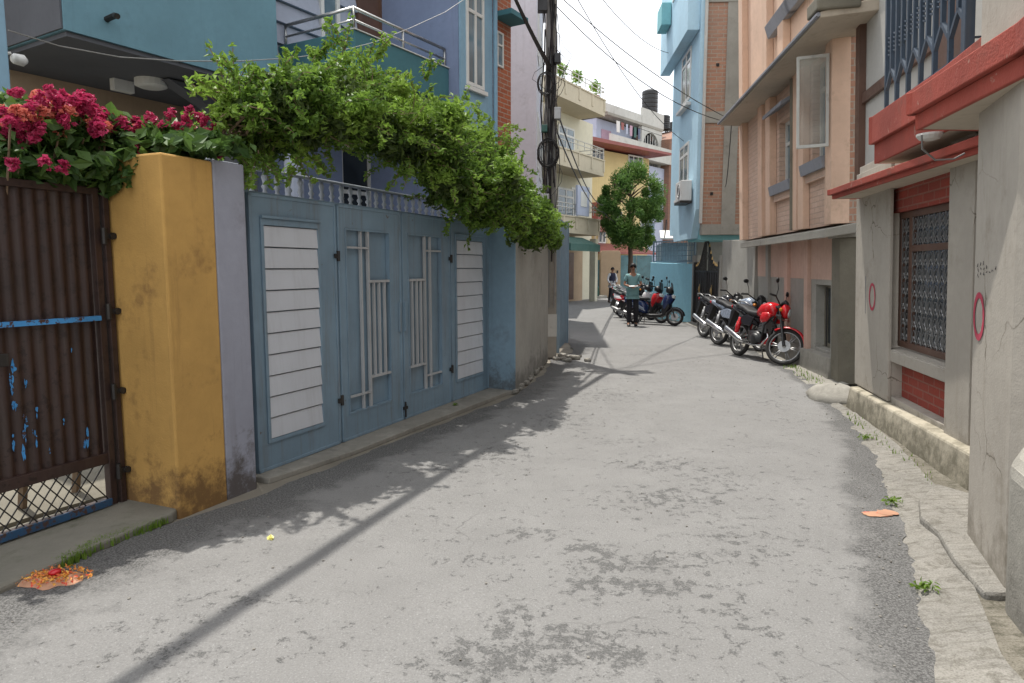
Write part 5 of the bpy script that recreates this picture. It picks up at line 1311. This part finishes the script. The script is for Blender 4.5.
    for k, s_ in (('L',1),('R',-1)):
        a = J['an'+k]; m = MB(); q = a[2]-.09
        m.X = Matrix.Rotation(R(90), 4, 'Z') if False else None
        x, y_ = a[0], a[1]
        vs = MB(); vs.loft([(0,0,.05+q,.035,.045),(.03,0,.05+q,.045,.05),(.12,0,.045+q,.048,.042),(.22,0,.032+q,.047,.03),(.26,0,.026+q,.025,.018)], 12)
        vs.v = [(x-p[1]+ .0, y_+.07-p[0], max(p[2], .002)) for p in vs.v]; vs.build('shoe', M['shoe'], t, smooth=True)
    # hair cap with volume, ears, eyes, mouth
    c = Vector(J['face'][:3]); m = MB(); n = 14; rr_ = random.Random(3); vs = []; fs = []
    for i in range(8):
        ph = math.pi*.54*i/7
        for k in range(n):
            a = 2*math.pi*k/n; rx, ry, rz_ = .092, .108, .118; fr = math.sin(ph)
            front_lift = .055*max(0, -math.sin(a))*(i/7)
            vs.append((c[0]+rx*fr*math.cos(a)*(1+rr_.uniform(-.04,.04)), c[1]+.012+ry*fr*math.sin(a), c[2]+.01+front_lift+rz_*math.cos(ph)*(1+rr_.uniform(-.03,.03))))
    for i in range(7):
        for k in range(n): fs.append((i*n+k, i*n+(k+1)%n, (i+1)*n+(k+1)%n, (i+1)*n+k))
    m.add(vs, fs); hr = m.build('hair', M['hair'], t, smooth=True); sd = hr.modifiers.new('sol', 'SOLIDIFY'); sd.thickness = .012
    m = MB()
    for s_ in (-1,1): m.loft([(c[0]+.082*s_-.006,c[1]+.01,c[2]-.015,.018,.032),(c[0]+.082*s_+.006,c[1]+.012,c[2]-.015,.016,.030)], 10)
    m.build('ears', M['skin'], t, smooth=True)
    m = MB(); fy = c[1]-.092
    for s_ in (-1,1): m.prism_y([(c[0]+.03*s_-.014,c[2]+.004),(c[0]+.03*s_,c[2]-.004),(c[0]+.03*s_+.014,c[2]+.004),(c[0]+.03*s_,c[2]+.010)], fy-.004, fy+.02); m.prism_y([(c[0]+.03*s_-.02,c[2]+.022),(c[0]+.03*s_+.02,c[2]+.022),(c[0]+.03*s_+.016,c[2]+.029),(c[0]+.03*s_-.016,c[2]+.029)], fy-.004, fy+.02)
    m.prism_y([(-.022,c[2]-.052),(0,c[2]-.057),(.022,c[2]-.052),(0,c[2]-.047)], fy+.004, fy+.02)
    m.build('face_features', M['hair'], t)
    return t
gx, gy = G(632, 326)
man = person('man in a teal short sleeved shirt and black trousers looking down at papers', (gx, gy, 0), R(-6), 1.70, 'shirt', 'trouser',
    {'L':((.235,-.03,1.17),(.10,-.24,1.14)), 'R':((-.235,-.03,1.17),(-.08,-.25,1.12))},
    {'L':((.10,-.06,.50),(.10,.02,.09)), 'R':((-.09,-.02,.50),(-.10,-.08,.09))}, head_tilt=.035)
pp = MB(); pp.hexa([(-.12,-.36,1.12),(.12,-.36,1.13),(.12,-.22,1.15),(-.12,-.22,1.14),(-.12,-.36,1.125),(.12,-.36,1.135),(.12,-.22,1.155),(-.12,-.22,1.145)])
po = pp.build('paper_sheet', M['paper'], None); po.location = (gx, gy, 0); po.rotation_euler = (0,0,R(-6)); po.scale = (1.70/1.75,)*3
tag(po, 'white sheets of paper held in the hands of the man in teal', 'paper')
gx2, gy2 = G(612, 303)
person('person in a dark vest over white sleeves walking at the far bend', (gx2, gy2, .0), R(18), 1.60, 'wshirt', 'trouser',
    {'L':((.25,.0,1.17),(.14,-.17,1.02)), 'R':((-.25,.02,1.17),(-.20,-.14,.98))},
    {'L':((.13,-.09,.50),(.17,-.02,.09)), 'R':((-.09,.03,.50),(-.10,.14,.11))}, vest='vest', sleeve='long', head_tilt=.0)

# ------------------------------------------------------------------ vegetation
def tree(name, label, x, y, h, cz, rad, rng, n):
    t = thing(name, label, 'tree', (x, y, 0))
    m = MB(); m.tube([(0,0,0),(.05,0,h*.3),(-.03,.05,h*.6),(0,0,h*.9)], [.13,.11,.08,.02], 8)
    for k in range(16):
        a = rng.uniform(0,6.28); z = rng.uniform(cz-rad[2]*.8, cz+rad[2]*.6); l_ = rad[0]*.75*(1-abs(z-cz)/rad[2]*.7)
        m.tube([(0,0,z-.35),(l_*.5*math.cos(a),l_*.5*math.sin(a),z-.05),(l_*math.cos(a),l_*math.sin(a),z+.2)], [.045,.03,.012], 5)
    m.build('trunk', M['bark'], t, smooth=True)
    m = MB(); clumps = []
    for k in range(70):
        a = rng.uniform(0,6.28); f = rng.uniform(-1,1); rr_ = math.sqrt(max(0,1-abs(f)**2.2))*rng.uniform(.55,1.0)
        lop = 1+.22*noise.noise((math.cos(a)*1.5+3, math.sin(a)*1.5, f*1.6)); clumps.append(((rad[0]*rr_*lop*math.cos(a)*1.08, rad[1]*rr_*lop*math.sin(a), cz+f*rad[2]*lop-.22), rng.uniform(.18,.52)))
    per = n//70
    for c, r_ in clumps: leaf_cloud(m, per, ball(c, (r_, r_, r_*1.15), .25), .15, rng, .32, .2, droop=(0,0,.5))
    m.build('crown', M['conifer'], t, recalc=False); return t
rg = random.Random(77)
tx, ty, _ = AtY(630, 240, 31.5)
tree('roadside_tree', 'round crowned dense green tree on a thin trunk at the far bend', tx, ty, 6.4, 4.55, (1.42,1.35,1.62), rg, 31000)

# climbing vine over the driveway gate: spine of clumps in the gate's frame
t = fthing('climbing_vine', 'large bright green climbing vine sprawling over the blue driveway gate', 'climber', FL)
vm = MB(); vd = MB(); rg = random.Random(12)
def vpt(u, v, y): q = FL.px(u, v, y); return (q[0], y, q[1])
# (u, v, local y, radius in metres, leaves)
CL = [(236,108,-.0,.17,700),(262,100,.0,.22,1100),(258,128,.15,.2,600),(284,98,-.15,.26,1500),(292,124,.0,.24,1100),(306,88,.2,.27,1300),(322,110,-.2,.30,1800),
      (333,78,.3,.30,1500),(350,108,-.25,.30,2200),(338,130,.1,.18,500),(374,110,-.1,.32,2200),(386,132,-.2,.28,1900),(362,94,.4,.25,1200),(400,110,.2,.30,1700),(418,130,-.25,.36,2300),
      (410,152,-.2,.24,900),(438,146,-.35,.38,2200),(430,120,.2,.32,1600),(450,172,-.35,.38,2000),(456,136,.1,.34,1500),(464,196,-.3,.30,1400),(474,160,-.3,.42,2200),(440,192,-.1,.22,600),
      (488,184,-.4,.40,2100),(482,144,.1,.30,1000),(494,206,-.45,.32,1400),(308,142,.2,.14,200),(272,146,.2,.14,200),(246,142,.1,.15,250),(478,214,-.3,.2,500)]
for (u, v, y_, r_, n_) in CL:
    c = vpt(u, v, y_); nn = int(n_*1.7); ks = 10        # ragged sub-clumps with gaps between them
    for q in range(ks):
        w_ = Vector((rg.gauss(0,1), rg.gauss(0,1), rg.gauss(0,1))).normalized()*rg.uniform(.25,1.15); rs = r_*rg.uniform(.28,.62)
        cc = (c[0]+w_.x*r_*1.05, c[1]+w_.y*r_*1.0, c[2]+w_.z*r_*.82)
        leaf_cloud(vm if rg.random() < .9 else vd, nn//ks, ball(cc, (rs*1.25, rs, rs*.8), .1), rg.choice((.042,.052,.06)), rg, .48, .3)
    leaf_cloud(vd, nn//4, ball((c[0],c[1],c[2]-r_*.2), (r_*.8, r_*.8, r_*.65), .0), .08, rg, .5, .3)  # darker leaves in each clump's core: inner shade put into their colour
# trailing part down the boundary wall, measured in the wall's own line
FW2 = Fr(.04, 8.64, 11.2)
for (u, v, y_, r_, n_) in [(505,190,.05,.32,1100),(518,205,.0,.32,1200),(515,228,.05,.2,400),(530,215,.0,.34,1300),(540,230,.02,.32,1300),(552,238,.05,.24,700),(528,238,.0,.16,260),(548,220,.0,.26,700),(525,188,.0,.2,300),(508,170,-.05,.2,400),(543,205,-.1,.16,260)]:
    q = FW2.px(u, v, y_-.1); w = FW2.w(q[0], y_-.1); l_ = FL.loc(*w)
    leaf_cloud(vm, int(n_*1.1), ball((l_[0], l_[1], q[1]), (r_*1.3, r_*.8, r_*.85), .3), .066, rg, .5, .3)
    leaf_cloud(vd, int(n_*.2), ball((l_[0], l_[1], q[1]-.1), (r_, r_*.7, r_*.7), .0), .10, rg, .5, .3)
# stray shoots that stand out of the outline
def shoot(p, d, n, m, stem, ln=.5):
    p = Vector(p); d = Vector(d).normalized(); pts = [p.copy()]
    for i in range(n):
        d = (d+Vector((rg.gauss(0,.22), rg.gauss(0,.22), rg.gauss(0,.16)-.05))).normalized(); p = p+d*ln/n; pts.append(p.copy())
        leaf_cloud(m, 4, ball(p, (.035,.035,.035), .2), .06, rg, .5, .3)
    stem.tube(pts, .004, 3)
st = MB()
for k in range(420):
    c0 = CL[rg.randrange(len(CL))]; c = Vector(vpt(*c0[:3])); v = Vector((rg.gauss(0,1), rg.gauss(0,.9)-.3, rg.gauss(0,.9)+.2)).normalized(); r_ = c0[3]
    shoot(c+Vector((v.x*r_, v.y*r_*.9, v.z*r_*.75)), v+Vector((0,0,rg.uniform(-.5,.7))), 7, vm, st, rg.uniform(.12,.36))
for (u, v, dx, dz) in [(232,95,-1,.3),(240,88,-.5,.8),(345,50,.1,1),(375,60,.5,.8),(300,152,0,-1),(258,150,0,-1),(240,150,0,-1),(520,190,.5,.8),(535,200,.5,.8),(480,120,.3,1),(505,150,.5,.7),(425,80,.3,1),(560,225,1,.2)]:
    for j in range(3): shoot(vpt(u, v, -.1), (dx,rg.uniform(-.3,.3),dz), 7, vm, st, .28)
vm.build('foliage', M['vine'], t, recalc=False); vd.build('inner_foliage', M['vineshade'], t, recalc=False)
# bare woody stems near the pillar and up the wall
for k in range(22):
    a = Vector(vpt(rg.uniform(212,250), rg.uniform(140,160), .15)); b = Vector(vpt(rg.uniform(238,262), rg.uniform(112,135), rg.uniform(-.15,.2)))
    mid_ = (a+b)/2+Vector((rg.uniform(-.1,.1), rg.uniform(-.1,.1), rg.uniform(.02,.12))); st.tube([a, mid_, b], rg.uniform(.005,.012), 5)
for k in range(110):
    c0 = CL[rg.randrange(len(CL))]; c1 = CL[rg.randrange(len(CL))]
    if abs(c0[0]-c1[0]) > 70: continue
    a = Vector(vpt(*c0[:3])); b = Vector(vpt(*c1[:3])); st.tube([a, (a+b)/2+Vector((0,.1,-.1)), b], .010, 4)
for k in range(5): x = 4.0+k*.05; st.tube([(x,.25,0),(x+.05,.2,1.2),(x-.1,.05,2.3),(x-.4,0,2.9)], .018, 5)
st.build('stems', M['stem'], t)
# flowering shrub above the brown gate
t = fthing('flowering_shrub', 'crimson flowering shrub spilling over the brown corrugated gate', 'shrub', FL)
lf = MB(); fl = MB(); f2 = MB(); sm = MB()
def spt(u, v, y): q = FL.px(u, v, y); return (q[0], y, q[1])
def flower_head(c, r_, n, m):
    for _ in range(n):
        v = Vector((rg.gauss(0,1), rg.gauss(0,1), rg.gauss(0,1)+.4)).normalized(); p = Vector(c)+v*r_*rg.uniform(.6,1)
        leaf_cloud(m, 4, ball(p, (.012,.012,.012), .2), .034, rg, .7, .4)
for (u, v, y_, rx, rz_, n_) in [(20,130,.45,.35,.16,420),(55,135,.4,.35,.16,420),(95,130,.4,.3,.15,360),(130,140,.3,.28,.12,300),(160,145,.15,.2,.09,160),(185,140,.1,.2,.09,160),(205,140,.05,.12,.06,70),(20,160,.4,.3,.08,260),(60,165,.35,.3,.08,260),(100,160,.3,.2,.12,220),(110,185,.28,.08,.09,60),(10,105,.5,.2,.1,100),(150,128,.3,.16,.07,80),(15,172,.5,.3,.09,330),(50,174,.45,.3,.09,330),(85,172,.42,.25,.09,260),(172,146,.0,.16,.06,160),(200,150,-.05,.12,.05,120),(128,165,.2,.07,.1,90),(222,150,.0,.08,.05,60)]:
    leaf_cloud(lf, n_, ball(spt(u,v,y_), (rx,.28,rz_), .2), .105, rg, .55, .25)
rg = random.Random(41)
for k in range(170):
    u = rg.uniform(2,138); top = 97 if 35 < u < 90 else 108+(u-90)*.25 if u >= 90 else 108; v = top+abs(rg.gauss(0,1))*17
    if v > 165: continue
    flower_head(spt(u, v, rg.uniform(.12,.5)), rg.uniform(.022,.045), 14, fl if rg.random() < .82 else f2)
for (u, v) in [(187,120),(200,118),(193,130),(205,133),(212,148),(198,142),(218,153),(178,126),(45,163),(62,168),(12,165),(50,92),(100,128),(15,92),(208,146),(150,118),(162,126),(170,114),(183,136),(212,138),(222,146),(175,142),(190,112),(140,128),(205,122),(216,128)]: flower_head(spt(u, v, rg.uniform(.0,.2)), .035, 14, fl)
for k in range(40):
    u = rg.uniform(5,200); b = Vector(spt(u, rg.uniform(115,140), rg.uniform(.15,.5))); a = Vector((b.x+rg.uniform(-.3,.3), .6, 1.2)); sm.tube([a,(a+b)/2+Vector((.05,.05,.1)),b], .006, 4)
for k in range(3): sm.tube([(-1.6+k*.35,.75,0),(-1.5+k*.35,.7,1.1),(-1.3+k*.3,.55,2.2)], [.03,.025,.015], 6)
lf.build('leaves', M['leaf'], t, recalc=False); fl.build('blossoms', M['flower'], t, recalc=False); f2.build('pale_blossoms', M['flower2'], t, recalc=False); sm.build('stems', M['stem'], t)

# moss and grass strip at the apron edge, weeds along the gutter
def blades(name, label, cat, pts, n, h, w, rng, mat='moss', kind='stuff'):
    m = MB()
    for _ in range(n):
        i = rng.randrange(len(pts)-1); f = rng.random(); p = lerp2(pts[i], pts[i+1], f); x = p[0]+rng.gauss(0,w); y_ = p[1]+rng.gauss(0,w); hh = h*rng.uniform(.4,1.3); a = rng.uniform(0,6.28)
        dx, dy = math.cos(a)*hh*.3, math.sin(a)*hh*.3; z0 = .0
        m.add([(x-dx,y_-dy,z0),(x+dx,y_+dy,z0),(x+dx*.5+rng.gauss(0,hh*.4),y_+dy*.5+rng.gauss(0,hh*.4),z0+hh+.03)], [(0,1,2)])
    o = m.build(name, M[mat], recalc=False); return tag(o, label, cat, kind=kind)
blades('moss_strip', 'bright green moss and short grass along the concrete apron edge', 'moss', [G(62,566),G(95,548),G(130,535),G(160,524)], 2600, .018, .022, rg)
blades('grass', 'small weeds and grass tufts along the right gutter', 'weeds', [(2.88,4.35),(3.2,5.2),(3.45,6.4),(3.68,7.3)], 120, .03, .03, rg)
blades('grass', 'sparse weeds at the foot of the peach house plinth', 'weeds', [(4.25,9.3),(4.45,10.4),(4.6,11.4)], 200, .03, .07, rg)
for (u, v, s_, lab) in [(925,592,.07,'small weed in the asphalt edge lowest along the right gutter'),(892,505,.07,'small weed tuft by the orange stain at the road edge'),(866,440,.08,'small weed tuft near the stone drain'),(455,408,.05,'tiny weed at the concrete threshold of the blue gate')]:
    q = G(u, v); m = MB(); leaf_cloud(m, 60, ball((0,0,.03), (s_,s_*.8,.035), .0), .035, rg, .35, .2); o = m.build('weed', M['moss'], recalc=False); o.location = (q[0], q[1], .0); tag(o, lab, 'weed', 'single weeds at the road edges')

# ------------------------------------------------------------------ stone drain mouth, offering, petals, stain
q = G(836, 400)
t = thing('drain_stone', 'broken concrete drain mouth with a dark hole beside the gutter', 'drain', (q[0], q[1], 0), R(15))
m = MB(); n = 14; rw = random.Random(9); vs = []; fs = []
for i in range(7):
    ph = math.pi*.5*i/6
    for k in range(n):
        a = 2*math.pi*k/n; d = 1+.18*noise.noise((math.cos(a)*1.7, math.sin(a)*1.7, ph*2))
        vs.append((.30*d*math.cos(a)*math.cos(ph*.96), .38*d*math.sin(a)*math.cos(ph*.96), .19*d*math.sin(ph)+.0))
for i in range(6):
    for k in range(n): fs.append((i*n+k, i*n+(k+1)%n, (i+1)*n+(k+1)%n, (i+1)*n+k))
m.add(vs, fs); m.build('stone', M['conc'], t, smooth=True)
m = MB(); m.lathe([(.085,.0),(.10,.0),(.10,-.12),(.085,-.12)], 16, (.04,-.30,.085), 'y'); m.build('pipe_rim', M['conc'], t)
m = MB(); m.lathe([(.001,-.11),(.084,-.11),(.084,-.122),(.001,-.122)], 16, (.04,-.30,.085), 'y'); m.build('pipe_hole', M['black'], t)
q = G(50, 580)
t = thing('ritual_offering', 'smeared orange and red powder offering with petals on the apron corner', 'offering', (q[0], q[1], .0))
M['powder'] = plaster('orange powder', (.50,.27,.17), (.5,.4,.2), .9, .3, .4, chips=((.55,.05,.03), 14, .58)); M['petal'] = leafmat('petals', (.6,.08,.04), (.75,.45,.08), None, .1)
m = MB(); n = 46; vs = [(0,0,.026)]; 
for ring_ in range(1, 5):
    for k in range(n): a = 2*math.pi*k/n; r_ = ring_/4*(1+.35*noise.noise((math.cos(a)*2, math.sin(a)*2, 7))*(ring_/4)); vs.append((.17*r_*math.cos(a), .10*r_*math.sin(a), .026-.010*(ring_/4)**2 + (.0 if ring_ < 4 else -.014)))
fs = [(0,1+k,1+(k+1)%n) for k in range(n)]
for r_ in range(3):
    for k in range(n): a = 1+r_*n; fs.append((a+k, a+n+k, a+n+(k+1)%n, a+(k+1)%n))
m.add(vs, fs); m.build('powder', M['powder'], t, smooth=True)
m = MB(); leaf_cloud(m, 520, ball((0,0,.026), (.23,.13,.010), .0), .02, rg, .6, .3); m.build('petals', M['petal'], t, recalc=False)
m = MB(); m.lathe([(.001,0),(.03,.004),(.028,.02),(.001,.025)], 12, (.02,.01,.028)); m.build('red_flower', M['redp'], t, smooth=True)
q = G(270, 540); m = MB(); leaf_cloud(m, 8, ball((0,0,.012), (.03,.02,.004), .0), .04, rg, .6, .3); o = m.build('fallen_petal', leafmat('yellow petals', (.75,.68,.15), (.8,.75,.3), None, .1), recalc=False); o.location = (*q, .0); tag(o, 'small pale yellow petals lying alone on the sunlit road', 'petal')
q = G(878, 515); m = MB(); n = 30
for k in range(2):
    vs = [(.0,0,.004)]+[((.10-.03*k)*(1+.4*noise.noise((math.cos(6.283*i/n)*2+k, math.sin(6.283*i/n)*2, 3)))*math.cos(6.283*i/n), (.05)*(1+.4*noise.noise((math.cos(6.283*i/n)*2, math.sin(6.283*i/n)*2+k, 9)))*math.sin(6.283*i/n), .002) for i in range(n)]
    vs = [(a+.07*k, b+.02*k, c+.003*k) for a, b, c in vs]; m.add(vs, [(0,1+i,1+(i+1)%n) for i in range(n)])
o = m.build('powder_smear', M['powder'], recalc=False); o.location = (*q, .006+noise.noise((q[0]*.9,q[1]*.9,1))*.008); tag(o, 'orange powder smear on the right edge of the road', 'powder stain')
# debris scattered on the asphalt
m = MB(); rw = random.Random(31)
for _ in range(420):
    y_ = rw.uniform(2.5,12); x = rw.uniform(byY(LEFT,y_), byY(RIGHT,y_)); e_ = rw.random()
    if e_ < .6: x = rw.choice([byY(LEFT,y_)+abs(rw.gauss(0,.22)), byY(RIGHT,y_)-abs(rw.gauss(0,.15))])
    s_ = rw.uniform(.002,.006); zz = .03*min(1, min(x-byY(LEFT,y_), byY(RIGHT,y_)-x)/.5)*0+.004+noise.noise((x*.9,y_*.9,1))*.008; m.box(x-s_, x+s_, y_-s_*rw.uniform(.5,1.4), y_+s_, zz-.004, zz+s_*.7)
o = m.build('gravel', M['gutter'], bevel=0); tag(o, 'loose grit and small stones scattered along the road edges', 'gravel', kind='stuff')
# rubble at the pole foot
t = thing('rubble', 'small heap of broken stones at the foot of the pole', 'rubble', (1.0, 11.9, 0))
for k in range(9):
    m = MB(); s_ = rw.uniform(.04,.10); m.box(-s_,s_,-s_*.8,s_*.8,0,s_*.9); o = m.build('stone', M['conc'], t, bevel=s_*.35); o.location = (rw.uniform(-.25,.3), rw.uniform(-.5,.3), 0); o.rotation_euler = (rw.uniform(-.3,.3), 0, rw.uniform(0,3))

# ------------------------------------------------------------------ overhead wires
def wire(label, pts_list, r, group, mat='cable'):
    m = MB()
    for p, rr_ in zip(pts_list, r if isinstance(r, list) else [r]*len(pts_list)): m.tube(p, rr_, 5)
    return tag(m.build('overhead_cable', M[mat]), label, 'cable', group)
gW = 'cables strung across the lane'
top = (PX, PY-.1, 6.0)
B = []
rw = random.Random(13)
for k in range(9):
    o1 = Vector((rw.uniform(-.05,.05), rw.uniform(-.03,.03), rw.uniform(-.10,.10))); B.append([p+o1*(1 if 0 < i < 14 else .6) for i, p in enumerate(sag((PX-.03,PY-.1,6.35), (-2.72,3.0,6.2), .30))])
wire('thick bundle of cables running from the pole over the pillar toward the viewer', B, .013, gW)
B = [sag((PX,PY-.1,4.9+.05*k), (-.55,8.35,6.05), .12) for k in range(3)]
wire('thinner cables rising from lower on the pole to join the thick bundle', B, .014, gW)
p1 = FP.w(5.4, .5)
wire('cable crossing from the pole to the far end of the peach eave', [sag((PX,PY,6.3), (p1[0],p1[1],4.66), .18), sag((PX,PY,6.1), (p1[0],p1[1],4.6), .35)], .008, gW)
wire('cable sagging from the peach eave along to the brick house wall', [sag((p1[0],p1[1],4.6), (5.3,17.3,3.6), .35)], .01, gW)
wire('cable sloping high over the lane to the light blue house front', [sag((PX,PY,6.9), (*FBk.w(1.6,.15),5.0), .4), sag((PX,PY,7.3), (*FBk.w(2.6,.45),7.6), .4)], .008, gW)
a = AtY(603,212,30); b = AtY(663,215,34)
wire('thick black cable drooping from the pole down toward the tree', [sag((PX,PY,4.6), (a[0],a[1],a[2]+.3), .5), sag((PX,PY,4.2), (a[0],a[1],a[2]), .4)], .016, gW)
wire('looping cable hanging behind the tree toward the light blue house', [sag((a[0],a[1],a[2]), (b[0],b[1],b[2]), .7), sag(b, (*FBk.w(3.2,.3),3.0), .8)], .018, gW)
wire('cable from the pole to the white block roof edge', [sag((PX,PY,6.6), (.6,15.9,8.4), .1)], .012, gW)
a = FL.px(6, 55, -.2); qa = FL.w(a[0]-1.5, .3)
c0 = AtY(240,61,6.3); c1 = AtY(335,52,8.0); c2 = AtY(410,28,9.0); c3 = AtY(472,-6,9.8); c00 = AtY(8,30,4.6); cm = AtY(120,57,5.3)
wire('thin grey wire looping past the teal upper room and balcony', [[Vector(c00),Vector(AtY(60,46,4.9)),Vector(cm),Vector(AtY(180,61,5.8)),Vector(c0),Vector(AtY(290,58,7.2)),Vector(c1),Vector(AtY(375,42,8.5)),Vector(c2),Vector(AtY(445,12,9.4)),Vector(c3)]], .0045, gW, 'cableg')
